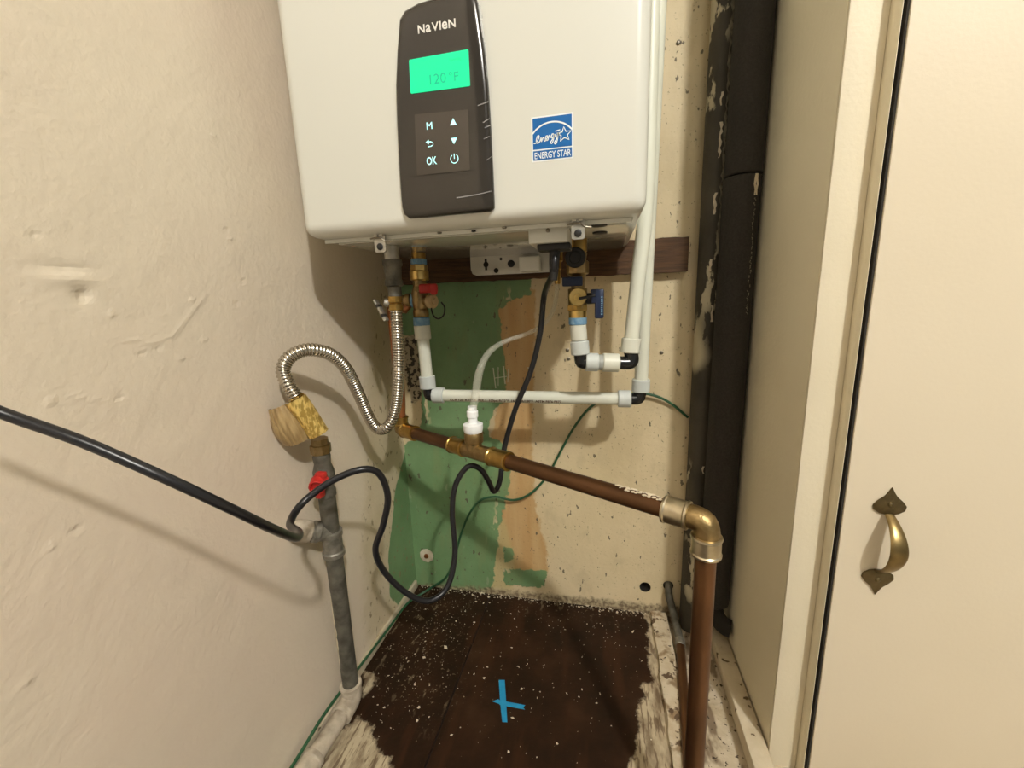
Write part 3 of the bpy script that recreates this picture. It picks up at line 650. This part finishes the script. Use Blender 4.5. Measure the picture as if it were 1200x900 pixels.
rh = obj('valve_handle', MB().lathe(vc+vd*.012, vd, [(0, .0085), (.002, .0125), (.008, .0135), (.014, .0125), (.022, .0120), (.023, .0100), (.018, .0085)], 10), 'red', gp, angle=40)
obj('handle_fin', MB().box(vc+vd*.024+V(0, 0, -.012), (.010, .014, .020)), 'red', rh, bevel=.003)
obj('handle_fin', MB().box(vc+vd*.020+V(.004, 0, .012), (.016, .010, .010)), 'red', rh, bevel=.003)
obj('upper_pipe', MB().cyl(st(628), st(578), .0128, n=20), 'iron', gp)
obj('tee_body', MB().lathe(st(650), sa, [(0, .0155), (.001, .0172), (.008, .0172), (.010, .0152), (.034, .0150), (.036, .0170), (.044, .0170), (.045, .0150)], 24), 'galv', gp)
tc_ = st(624); bd = onY(349, 622, tc_[1]-.035)-tc_; bd /= np.linalg.norm(bd)
tb = obj('tee_branch', MB().lathe(tc_, bd, [(0, .013), (.018, .0145), (.020, .0168), (.028, .0168), (.030, .014), (.034, .0128)], 20), 'galv', gp)
obj('branch_cap', MB().lathe(tc_+bd*.030, bd, [(0, .0125), (.003, .0165), (.022, .0170), (.028, .0150), (.030, .0105), (.026, .0085)], 20), 'ironpaint', gp)
obj('lower_pipe', MB().cyl(bt0+sa*.01, st(648), .0133, n=24), 'iron', gp)
# peeling paint strip on the lower pipe
mb = MB(); a = st(690); b = st(778); R = []
side = V(-.62, -.78, 0)
for k in range(22):
    p = a+(b-a)*k/21; w0 = random.uniform(.15, .42)*(1-abs(k-11)/16); th0 = math.radians(-128)
    R.append([p+V(math.cos(t), math.sin(t), 0)*.0136 for t in np.linspace(th0-w0*.5, th0+w0, 5)]+[p+V(math.cos(t), math.sin(t), 0)*.0130 for t in np.linspace(th0+w0, th0-w0*.5, 5)])
obj('paint_strip', mb.rings(R), 'plaster', gp)
fe = onZ(358, 897, .020); fdir = fe-bt0; fdir[2] = 0; fdir /= np.linalg.norm(fdir)
if bt0[0]+fdir[0]*.5 < XL+.022: fdir = V((XL+.022-bt0[0])/.5, -1, 0); fdir /= np.linalg.norm(fdir)
obj('floor_elbow', MB().tube([bt0+sa*.030, bt0+sa*.016, bt0+sa*.004+fdir*.004, bt0+fdir*.016, bt0+fdir*.030], .0172, 20, .003), 'ironpaint', gp)
obj('elbow_rim', MB().lathe(bt0+sa*.026, sa, [(0, .0165), (.001, .0185), (.007, .0185), (.008, .0165)], 20), 'ironpaint', gp)
obj('elbow_rim', MB().lathe(bt0+fdir*.026, fdir, [(0, .0165), (.001, .0185), (.007, .0185), (.008, .0165)], 20), 'ironpaint', gp)
obj('floor_pipe', MB().cyl(bt0+fdir*.028, bt0+fdir*.62, .0140, n=20), 'ironpaint', gp)
obj('pipe_coupling', MB().lathe(bt0+fdir*.098, fdir, [(0, .014), (.001, .0175), (.008, .0175), (.010, .0160), (.032, .0160), (.034, .0175), (.040, .0175), (.041, .014)], 20), 'ironpaint', gp)

# ================================================================== HOT WATER SIDE
hy = .722; hq = lambda x, y, k=0: onY(x, y, hy-k)
hv = thing('hot_water_valve', 'brass service valve with red handle under the heater', 'valve', hq(492, 376))
hxx = hq(490.5, 300)[0]; hX = lambda py: hxx+(hq(494, 376)[0]-hxx)*np.clip((py-300)/76, 0, 1)
def hs(name, y0, y1, r, m, n=24, ch=.001, parent=None): return obj(name, MB().cyl((hX(y0), hy, hq(490, y0)[2]), (hX(y1), hy, hq(490, y1)[2]), r, n=n, ch=ch), m, parent or hv)
zt_ = hq(490, 296)[2]
obj('outlet_nipple', MB().cyl((hX(296), hy, BZ), (hX(306), hy, hq(490, 306)[2]), .0125, n=20), 'brass', hv)
hs('seal_tape', 303.5, 310.5, .0142, 'bluetape'); hs('hex_nut', 310, 318, .0155, 'brightbrass', 6); hs('union_collar', 317, 329, .0172, 'brightbrass', 24, .002); hs('neck', 328, 340, .0125, 'bronze')
vbz = hq(490, 352)[2]
obj('valve_body', MB().lathe((hX(372), hy, hq(490, 372)[2]), (0, 0, 1), [(0, .0125), (.003, .0145), (.012, .0145), (.016, .0125), (.028, .0165), (.042, .0150), (.052, .0125)], 24), 'bronze', hv)
pL = hq(476, 351); obj('side_port', MB().lathe((hX(352)-.008, hy, vbz), (-1, -.15, 0), [(0, .0105), (.010, .0105), (.011, .0130), (.019, .0130), (.020, .0105), (.026, .0105)], 20), 'bronze', hv)
obj('port_seal', MB().lathe((hX(352)-.012, hy-.001, vbz), (-1, -.15, 0), [(0, .0122), (.005, .0122)], 20), 'bluetape', hv)
pR = hq(515, 354, .02); kd = pR-V(hX(352), hy, vbz); kd /= np.linalg.norm(kd); o0 = V(hX(352), hy, vbz)
obj('drain_port', MB().lathe(o0+kd*.010, kd, [(0, .009), (.014, .009), (.015, .007)], 18), 'bronze', hv)
cap = obj('drain_cap', MB().lathe(o0+kd*.023, kd, [(0, .009), (.002, .0128), (.010, .0128), (.012, .011), (.0122, .006), (.018, .0055), (.0185, .003)], 18), 'tan', hv)
tc0 = o0+kd*.024
obj('cap_tether', MB().tube([hq(509, 352, .012), hq(505.5, 360, .016), hq(508, 370, .02), hq(514, 373.5, .024), hq(520, 369, .028), hq(521, 360, .03), hq(517, 354, .032)], .0014, 8, .003), 'dark', cap)
rh = hq(503, 338, .022); obj('handle_stem', MB().cyl((hX(338), hy-.008, rh[2]), (hX(338)+.004, hy-.022, rh[2]), .005, n=12), 'bronze', hv)
a, b = hq(493, 334, .024), hq(512, 342, .024)
hh = obj('valve_handle', MB().box((a+b)/2+V(0, -.002, 0), (abs(b[0]-a[0])+.004, .012, .016)), 'red', hv, bevel=.004, seg=3)
obj('handle_grip', MB().box(V(b[0]-.003, hy-.030, (a[2]+b[2])/2-.002), (.012, .008, .019)), 'red', hh, bevel=.003)
hs('thread_seal', 372, 381.5, .0152, 'bluetape')
# hot white pipe run
hr = thing('hot_pipe_run', 'long printed white tube run with black elbows under the heater', 'pipe', hq(503, 463))
e1 = onY(502.5, 463, hy); top = V(hX(381), hy, hq(490, 381)[2])
dn = e1-top; dn /= np.linalg.norm(dn); LD = np.linalg.norm(e1-top)
def along(a, d, t0, t1, r, name, m, par, n=24, ch=.0012): return obj(name, MB().cyl(a+d*t0, a+d*t1, r, n=n, ch=ch), m, par)
along(top, dn, 0, LD*.20, .0150, 'collar', 'collarwhite', hr); along(top, dn, LD*.19, LD*.80, .0112, 'tube', 'pex', hr); along(top, dn, LD*.72, LD*.90, .0152, 'collar', 'collar', hr)
e2 = onY(746, 467.5, .738); p2t = onY(772, 0, .712); p2b = onY(751, 452, .738)
hd = e2-e1; HL = np.linalg.norm(hd); hd /= HL
obj('elbow', MB().tube([e1-dn*.012, e1-dn*.004, e1+(hd-dn)*.0012+dn*.002, e1+hd*.005+dn*.001, e1+hd*.013], .0102, 16, .002), 'blackfit', hr)
along(e1, hd, .009, .031, .0150, 'collar', 'collar', hr); along(e1, hd, .025, HL-.020, .0113, 'tube', 'pex', hr); along(e1, hd, HL-.032, HL-.010, .0152, 'collar', 'collar', hr)
ud = p2t-p2b; ud /= np.linalg.norm(ud)
obj('elbow', MB().tube([e2-hd*.014, e2-hd*.004, e2+hd*.003+ud*.001, e2+hd*.005+ud*.006, p2b-ud*.006], .0104, 16, .002), 'blackfit', hr)
along(p2b, ud, -.010, .012, .0152, 'collar', 'collar', hr)
p2top = p2b+ud*((1.50-p2b[2])/ud[2])
obj('tube', MB().tube([p2b+ud*.005, p2b+ud*.2, p2b+ud*.5, p2top], .0113, 24, .03), 'pex', hr)
# printing on the tube: faces the camera side
pu = hd; pv = V(0, -.25, 1); pv -= pu*(pv@pu); pv /= np.linalg.norm(pv); nrm_ = np.cross(pu, pv)
s0 = e1+nrm_*.01145
text('tube_print', 'CL-R 120  R 125.8  PEX 1  100psi-R/73°F  160psi-R/180°F  ASTM F876 F877', .0046, s0+hd*.045-pv*.0050, pu, pv, 'print', hr, .0001, sx=1.02, bold=.02)

# ================================================================== COLD WATER SIDE
cy0 = .668; cq = lambda x, y, k=0: onY(x, y, cy0-k)
cv = thing('cold_water_valve', 'brass service valve with two dark blue handles right of the power cord', 'valve', cq(678, 380))
cX = cq(677, 345)[0]; cz = lambda y: cq(677, y)[2]
cs = lambda name, y0, y1, r, m, n=24, ch=.001: obj(name, MB().cyl((cX, cy0, cz(y0)), (cX, cy0, cz(y1)), r, n=n, ch=ch), m, cv)
obj('inlet_nipple', MB().cyl((cX, cy0, BZ), (cX, cy0, cz(296)), .0145, n=20, ch=.001), 'brass', cv)
obj('valve_body', MB().lathe((cX, cy0, cz(324)), (0, 0, 1), [(0, .0115), (.004, .0150), (.012, .0150), (.018, .0120), (.034, .0145)], 20), 'bronze', cv)
cs('lower_union', 306, 322, .0172, 'bronze', 8, .002)
c = cq(674.5, 301, .022); obj('drain_cap', MB().lathe(c+V(0, .010, 0), (-.05, -1, -.1), [(0, .012), (.002, .0150), (.012, .0150), (.0135, .0135), (.0135, .009), (.012, .008)], 24), 'dark', cv)
cs('neck', 321, 338, .0105, 'bronze')
a, b = cq(659, 325, .014), cq(683, 335, .014); obj('drain_handle', MB().box((a+b)/2, (b[0]-a[0], .010, a[2]-b[2])), 'bluehandle', cv, bevel=.002)
cs('ball_housing', 338, 362, .0150, 'bronze'); cs('hex_nut', 357, 364, .0172, 'brass', 6); cs('adapter', 362, 374, .0140, 'brightbrass', 24)
c = cq(677, 348, .018); dc = CO-c; dc[2] *= .3; dc[0] *= .5; dc /= np.linalg.norm(dc)
disc = obj('brass_disc', MB().lathe(c-dc*.008, dc, [(0, .0135), (.009, .0135), (.0105, .0125), (.0105, .0055), (.0118, .0052), (.0122, .003)], 28), 'brightbrass', cv, angle=25)
a, b = cq(679, 350, .030), cq(697, 346, .022)
obj('handle_stem', MB().tube([a, (a+b)/2, b], .0022, 10, .005), 'dark', cv)
s0 = cq(690, 350, .004); obj('stem_hub', MB().cyl(cq(684, 350.5), cq(699, 349), .0088, n=14, ch=.001), 'dark', cv)
a, b = cq(697, 339, .008), cq(707.5, 373, .008)
hl = obj('valve_handle', MB().box(((a[0]+b[0])/2, a[1], (a[2]+b[2])/2), (b[0]-a[0], .011, a[2]-b[2])), 'bluehandle', cv, bevel=.0025)
a2, b2 = cq(692.5, 339, .008), cq(702, 355, .008); obj('handle_hub', MB().box((a2+b2)/2, (b2[0]-a2[0], .010, a2[2]-b2[2])), 'bluehandle', hl, bevel=.002)
for i in range(9):
    p = cq(705.3, 348+i*2.5, .0138); obj('grip_rib', MB().box(p, (.0025, .0008, .0018)), 'bluetape', hl)
cs('thread_seal', 371.5, 380.5, .0142, 'bluetape')
cr_ = thing('cold_pipe_run', 'white tube with short elbow offset rising right of the heater', 'pipe', cq(685, 425))
ctop = V(cX, cy0, cz(380)); c1 = cq(681, 424); dn = c1-ctop; LD = np.linalg.norm(dn); dn /= LD
along(ctop, dn, 0, LD*.42, .0130, 'adapter', 'collarwhite', cr_); along(ctop, dn, LD*.38, LD*.46, .0118, 'ring', 'collardark', cr_); along(ctop, dn, LD*.44, LD*.80, .0148, 'collar', 'collar', cr_)
c2 = onY(737, 425.5, cy0+.012); hd = c2-c1; HL = np.linalg.norm(hd); hd /= HL
obj('elbow', MB().tube([c1-dn*.012, c1-dn*.004, c1+(hd-dn)*.001+dn*.002, c1+hd*.005+dn*.001, c1+hd*.012], .0105, 16, .002), 'blackfit', cr_)
along(c1, hd, .007, .027, .0148, 'collar', 'collar', cr_); along(c1, hd, .026, .036, .0128, 'ring', 'collardark', cr_); along(c1, hd, .034, HL-.016, .0150, 'collar', 'collarwhite', cr_)
p1b = onY(739, 406, cy0+.014); p1m = onY(757, 240, .69); ud = p1m-p1b; ud /= np.linalg.norm(ud)
obj('elbow', MB().tube([c2-hd*.020, c2-hd*.006, c2+hd*.002+ud*.001, c2+hd*.004+ud*.007, p1b-ud*.006], .0108, 16, .002), 'blackfit', cr_)
along(p1b, ud, -.010, .013, .0150, 'collar', 'collarwhite', cr_)
xsafe = hx1+.0118
p1t = V(max(p1m[0], xsafe), p1m[1], p1m[2])
obj('tube', MB().tube([p1b+ud*.005, p1b+(p1t-p1b)*.5, p1t, p1t+V(.001, .002, .15), V(p1t[0]+.001, p1t[1]+.004, 1.50)], .0113, 24, .02), 'pex', cr_)

# ================================================================== COPPER DRAIN
cpA = onY(470, 503, .70); cpB = onY(829, 611, .44)
cdv = cpB-cpA; CL = np.linalg.norm(cdv); cdv /= CL
dr = thing('copper_drain_pipe', 'brown copper drain pipe with brass fittings crossing in front of the back wall', 'pipe', V(cpB[0], cpB[1], 0))
def online(px):
    lo_, hi_ = 0, CL
    for _ in range(40):
        m_ = (lo_+hi_)/2; q = CM@(cpA+cdv*m_-CO); x = q[0]/q[2]*FPX+600
        if x < px: lo_ = m_
        else: hi_ = m_
    return lo_
def band(name, t0, t1, r, m='bronze', o=cpA, d=cdv):
    return obj(name, MB().lathe(o+d*t0, d, [(0, r-.0015), (.0006, r+.0008), (.003, r+.0012), (.0045, r), (t1-t0-.0045, r), (t1-t0-.003, r+.0012), (t1-t0-.0006, r+.0008), (t1-t0, r-.0015)], 28), m, dr)
obj('horizontal_pipe', MB().cyl(cpA+cdv*.012, cpB-cdv*.015, .0111, n=28), 'copper', dr)
up = V(onY(467, 420, .705)[0]-cpA[0], .004, .12); up /= np.linalg.norm(up)
obj('elbow', MB().tube([cpA+up*.024, cpA+up*.012, cpA+up*.001+cdv*.001, cpA+cdv*.012, cpA+cdv*.022], .0128, 20, .003), 'bronze', dr)
band('press_ring', .010, online(487), .0136, 'brass')
band('press_ring', .008, .026, .0136, 'brass', cpA, up)
riser = V(cpA[0]+.002, cpA[1]+.004, hq(470, 378)[2])
obj('riser_pipe', MB().tube([cpA+up*.02, cpA+up*.08, riser, riser+V(.002, .002, .03), V(pL[0]-.002, hy-.004, vbz-.014), V(pL[0]+.004, hy-.002, vbz)], .0095, 18, .008), 'coppernew', dr)
tT = online(556); tl, tr = online(529), online(597)
obj('tee_body', MB().cyl(cpA+cdv*(tl+.004), cpA+cdv*(tr-.004), .0128, n=28), 'bronze', dr)
band('press_ring', tl, tl+(tr-tl)*.26, .0138, 'brass'); band('press_ring', tl+(tr-tl)*.70, tr, .0142, 'brass')
tc = cpA+cdv*tT; upz = V(0, 0, 1)
obj('tee_branch', MB().lathe(tc, upz, [(0, .0125), (.014, .0128), (.016, .0150), (.022, .0156), (.030, .0152), (.033, .0140)], 28), 'bronze', dr)
# right elbow and drop
dn = V(.008, 0.0, -1); dn /= np.linalg.norm(dn)
tr0 = online(778); band('press_ring', tr0, online(808), .0152, 'steelband')
el = cpB
obj('elbow', MB().tube([el-cdv*.026, el-cdv*.012, el-cdv*.003+dn*.003, el+dn*.013, el+dn*.028], .0135, 24, .003), 'bronze', dr)
band('press_ring', .016, .040, .0152, 'steelband', el, dn)
obj('drop_pipe', MB().cyl(el+dn*.03, el+dn*(el[2]-.001)/abs(dn[2]), .0111, n=28), 'copper', dr)
mb = MB()
for i in range(60):
    t = online(722)+random.random()*(online(777)-online(722)); a = random.uniform(-.5, .35)
    u_, w_ = frame(cdv); uu = V(0, 0, 1)-cdv*cdv[2]; uu /= np.linalg.norm(uu); ww = np.cross(cdv, uu)
    p = cpA+cdv*t+(uu*math.cos(a)+ww*math.sin(a))*.0112; mb.sphere(p, random.uniform(.0008, .0022), 6, 4, (1.4, 1, .5))
tag(obj('plaster_drips', mb, 'plaster', dr), 'white plaster specks on top of the pipe', kind='stuff')
# clear hose into the tee
hb = tc+upz*.033
ch = thing('clear_condensate_hose', 'clear plastic hose with white nut plugged into the copper tee', 'hose', hb)
nz = obj('hose_nut', MB().lathe(hb-upz*.001, upz, [(0, .0138), (.002, .0150), (.008, .0160), (.014, .0160), (.0155, .013), (.016, .009)], 16), 'nutwhite', ch, angle=25)
obj('hose_barb', MB().lathe(hb+upz*.014, upz, [(0, .0078), (.010, .0075), (.011, .0092), (.020, .0092), (.022, .0075), (.028, .0072)], 18), 'nutwhite', ch)
hp_ = [hb+upz*.030, onY(557.5, 462, tc[1]+.002), onY(562, 435, tc[1]+.01), onY(573, 413, tc[1]+.03), onY(592, 400, .66), onY(620, 390, .675), onY(640, 377, .685), onY(650, 358, .69), onY(653.5, 330, .69)]
obj('hose', MB().tube(hp_, .006, 14, .006, rf=lambda s: .0066-.0030*min(1, max(0, (s-.06)/.09))), 'clear', ch)
pb_ = onY(653.5, 333, .69); obj('brass_spout', MB().lathe(pb_, upz, [(0, .0042), (.002, .0050), (.022, .0050), (.024, .0065), (.034, .0065), (.036, .0095), (BZ-pb_[2], .0095)], 12), 'brass', ch)

# ================================================================== CORDS AND WIRES
cord = [atd(-330, 330, .17), atd(-220, 385, .19), atd(-110, 438, .215), atd(0, 483, .235), atd(100, 519, .245), atd(200, 563, .26), atd(270, 596, .285), atd(320, 620, .33), atd(346, 630, .40), atd(350, 624, .455), atd(340, 613, .50),
        atd(355, 589, .53), atd(390, 563, .545), atd(425, 550, .555), atd(445, 556, .57), atd(454.5, 583, .585), atd(449, 615, .595), atd(440, 645, .61), atd(452, 672, .63), atd(478, 696, .65), atd(503, 704, .665), atd(524, 688, .68), atd(533, 650, .69), atd(530, 600, .69), atd(534, 568, .69), atd(548, 547, .69), atd(562, 549, .69), atd(572, 563, .70), atd(579, 576, .715), atd(586, 563, .725), atd(590, 530, .725), atd(603, 482, .71), atd(622, 435, .69), atd(633, 390, .67), atd(638, 345, .645), V(CJ[0]-.002, CJ[1], CJ[2]-.035), V(CJ[0], CJ[1], CJ[2]-.006)]
pcd = thing('power_cord', 'black power cord looping from the left edge up to the heater', 'cord', atd(503, 704, .665))
obj('cable', MB().tube(cord, .0044, 14, .005, rf=lambda q: .0034+.0012*min(1, max(0, (q-.24)/.22))), 'cord', pcd)
obj('strain_relief', MB().lathe(V(CJ[0], CJ[1], CJ[2]-.006), (-.06, 0, -1), [(0, .0075), (.018, .0068), (.040, .0052)], 14), 'dark', pcd)
gw = [onY(806, 489, .862), onY(785, 472, .856), onY(765, 463, .852), onY(742, 461, .85), onY(715, 466, .85), onY(692, 477, .85), (onY(672, 502, .852)), onY(655, 533, .852), onY(641, 558, .852), onY(622, 578, .85), onY(602, 586, .848), onY(580, 582, .846), onY(562, 587, .842), onY(549, 604, .84), onY(540, 627, .84), onY(532, 655, .845), onY(523, 676, .84), onZ(500, 692, .008)]
zc = [(478, 712), (455, 737), (430, 770), (405, 803), (378, 840)]
gw += [onX(x, y, XL+.012) for x, y in zc]; last = gw[-1]; gw += [V(XL+.012, .40, .03), V(XL+.012, .2, .028), V(XL+.012, -.2, .03)]
gw = [V(p[0], p[1], max(p[2], .005)) for p in gw]
tag(obj('ground_wire', MB().tube(gw, .0027, 10, .006), 'greenwire'), 'thin green wire running behind the pipes and along the left floor edge', 'wire')

# ================================================================== RIGHT SIDE PIPES
px_, py_ = .1895, .842
mb = MB().cyl((px_, py_, -.004), (px_, py_, 2.58), .0215, n=28)
pd = Paint('dark_flaking_pipe_paint', (.044, .036, .023), (.066, .055, .037), 10, .7, 200, .6)
fk = pd.math('MULTIPLY', pd.rng(pd.noise(30, 7, (1, 1, .4)), .545, .575), pd.rng(pd.noise(5, 2, (1, 1, .6)), .47, .55)); pd.over(fk, (.50, .44, .30)); pd.heights.append((fk, -.0008))
vp = obj('painted_vertical_pipe', mb, pd.done()); tag(vp, 'dark painted vertical pipe with flaking spots in the back right corner', 'pipe')
def ragged(zs, a0, wmin, wmax, rad, cx, cy):
    mb = MB(); R = []
    for z in zs:
        a = math.radians(a0+random.uniform(-4, 4)); w0 = math.radians(random.uniform(wmin, wmax))
        R.append([V(cx+(rad+q)*math.cos(a+t*w0), cy+(rad+q)*math.sin(a+t*w0), z) for t, q in ((-1, .0005), (0, .0007), (1, .0005), (1, -.001), (-1, -.001))])
    return mb.rings(R)
PEEL = mat('peeled_paint', (.30, .27, .19), (.10, .085, .06), 60, rough=.75, bump=.5, bscale=160)
obj('flaking_edge', ragged(np.arange(.80, 1.9, .006), -72, 1.5, 8, .0215, px_, py_), PEEL, vp)
for z0, z1, a0, w1 in ((.93, .99, -92, 8), (1.01, 1.035, -96, 6), (.84, .875, -98, 7), (.745, .765, -104, 8), (.655, .685, -84, 9), (.36, .375, -80, 6)):
    obj('paint_flake', ragged(np.arange(z0, z1, .005), a0, 2, w1, .0215, px_, py_), 'plaster', vp)
ix, iy, ir = .2215, .797, .0285
ins = thing('insulated_pipe', 'black foam insulated vertical pipe against the right wall', 'pipe', (ix, iy, .08))
zsp = onY(862, 203, iy-ir)[2]
obj('foam_sleeve', MB().cyl((ix, iy, zsp+.001), (ix, iy, 2.58), ir, n=36, ch=.002), 'foam', ins)
obj('foam_sleeve', MB().cyl((ix-.001, iy, .10), (ix-.001, iy, zsp-.001), ir, n=36, ch=.002), 'foam', ins)
obj('pipe_core', MB().cyl((ix, iy, .09), (ix, iy, 2.57), .018, n=16), 'dark', ins)
obj('pipe_end', MB().tube([(ix-.001, iy, .13), (ix-.001, iy, .10), (ix+.003, iy-.01, .075), (ix+.016, iy-.02, .062), (ix+.0275, iy-.025, .06)], .017, 18, .004), 'void', ins)
sd = CO-V(ix, iy, zsp); 
mb = MB(); R = []
for k in range(24):
    z = zsp-.002-k*.008; a = math.radians(-62+random.uniform(-3, 3)); wd = .10*(1.6 if k < 4 else 1)*random.uniform(.5, 1.1)
    R.append([V(ix-.001+(ir+q)*math.cos(a+s*wd), iy+(ir+q)*math.sin(a+s*wd), z) for s, q in ((-1, .0003), (1, .0003), (1, -.001), (-1, -.001))])
obj('seam_tape', MB().rings(R[:5]), 'plaster', ins)
for k in range(26):
    z0 = zsp-.035-k*.0075
    obj('seam_fleck', ragged(np.arange(z0, z0+random.uniform(.004, .007), .0015), -60+random.uniform(-3, 3), .6, 2.2, ir, ix-.001, iy), PEEL, ins)
# thin pipe on the floor by the batten
tpz = .012; a = onY(783, 692, YB-.003); a[2] = H2[2]; b = onZ(790, 728, tpz); c = onZ(797, 752, tpz); d = onZ(807, 897, tpz)
fp_ = thing('floor_copper_pipe', 'thin copper pipe lying on the floor out of a wall hole', 'pipe', c)
obj('wall_stub', MB().tube([a+V(0, .03, 0), a, a+V(.001, -.012, -.018), b+V(0, .004, .012), c], .0078, 14, .005), 'iron', fp_)
dd = d-c; dd[2] = 0
obj('pipe_length', MB().cyl(c, c+dd*1.9, .0085, n=18), 'copper', fp_)
obj('joint', MB().lathe(c, dd, [(-.006, .0078), (-.004, .0100), (.012, .0100), (.013, .009)], 16), 'galv', fp_)

# ================================================================== SMALL THINGS
c = onY(500, 651, YB); an = thing('wall_anchor', 'pale round wall anchor in the green paint near the floor', 'anchor', c)
obj('anchor_rim', MB().lathe((c[0], YB, c[2]), (0, -1, 0), [(0, .019), (.001, .0185), (.0024, .014), (.0018, .009)], 9), 'plaster', an)
obj('anchor_core', MB().lathe((c[0], YB, c[2]), (.1, -1, 0), [(0, .0065), (.004, .006), (.0045, .003)], 10), 'coppernew', an)
for (x, y), lb_ in (((795, 50), 'small nail head high in the back wall beside the dark pipe'), ((775, 413), 'small nail head in the back wall right of the white tubes'), ((665, 410), 'tiny stud standing in for a small wall hole left of the cold pipe collar, upper one'), ((666, 420), 'tiny stud standing in for a small wall hole left of the cold pipe collar, lower one')):
    p = onY(x, y, YB); tag(obj('nail', MB().lathe((p[0], YB+.001, p[2]), (0, -1, -.1), [(0, .0035), (.003, .0038), (.0042, .002)], 10), 'screw'), lb_, 'nail')  # last two are added studs in place of small wall holes
tm = thing('tape_cross', 'blue masking tape cross stuck on the dark floor planks', 'tape', onZ(590, 823, .0005))
def strip(pts, z, name='tape_strip'):
    q = [onZ(x, y, z) for x, y in pts]; obj(name, MB().prism([(p[0], p[1]) for p in q], (0, 0, z), (1, 0, 0), (0, 1, 0), .0004), 'tape', tm)
strip([(577, 822), (584, 819.5), (586, 821), (600, 823.5), (615.5, 826.5), (613, 829), (615, 831.5), (598, 828.5), (586, 826), (584, 824.5)], .0006)
strip([(584.5, 797), (591.5, 797), (593, 820), (594.5, 846.5), (588.5, 846), (586, 822)], .0012)
# paint flakes and crumbs
def flakes(name, n, place, smin, smax, m, label):
    mb = MB()
    for i in range(n):
        x, y, z = place(); s = (smin+(smax-smin)*random.random()**2)*random.choice((.6, .8, 1, 1, 1.6)); k = random.randint(4, 6); a0 = random.random()*6.28; el_ = random.uniform(.28, 1); th2 = random.random()*3.14; cr2, sr2 = math.cos(th2), math.sin(th2); h = random.uniform(.0004, .0014)
        ps = []
        for j in range(k):
            a = a0+j*2*math.pi/k; r = s*random.uniform(.5, 1.15); cx_, cy_ = r*math.cos(a)*el_, r*math.sin(a); ps.append((x+cx_*cr2-cy_*sr2, y+cx_*sr2+cy_*cr2, z))
        top = [(p[0]*.9+x*.1, p[1]*.9+y*.1, z+h) for p in ps]
        mb.add(ps+top, [tuple(range(k))[::-1], tuple(range(k, 2*k))]+[(j, (j+1) % k, k+(j+1) % k, k+j) for j in range(k)])
    return tag(obj(name, mb, m), label, 'debris', kind='stuff')
def anyplank():
    return random.uniform(-.44, .09), .845-abs(random.gauss(0, .16)), .0002
def leftdust():
    return random.gauss(-.35, .05), random.uniform(.52, .83), .0002
flakes('paint_flakes', 230, anyplank, .0005, .0019, 'plaster', 'pale paint flakes scattered over the dark planks')
flakes('plaster_dust', 110, leftdust, .0005, .0022, 'plaster', 'plaster crumbs strewn on the left plank')
def backedge():
    x = random.uniform(-.45, .17); return x, YB-.004-abs(random.gauss(0, .008)), random.choice((.0002, .001, .002))
flakes('rubble_line', 300, backedge, .0009, .0030, 'plaster', 'crumbled plaster along the foot of the back wall')

def chips():
    return random.choice(((random.gauss(-.34, .045), random.uniform(.52, .83), .0003), (random.uniform(-.25, .07), random.uniform(.5, .83), .0003)))
flakes('paint_chips', 34, chips, .0022, .0048, 'plaster', 'larger curled paint chips lying on the dark planks')
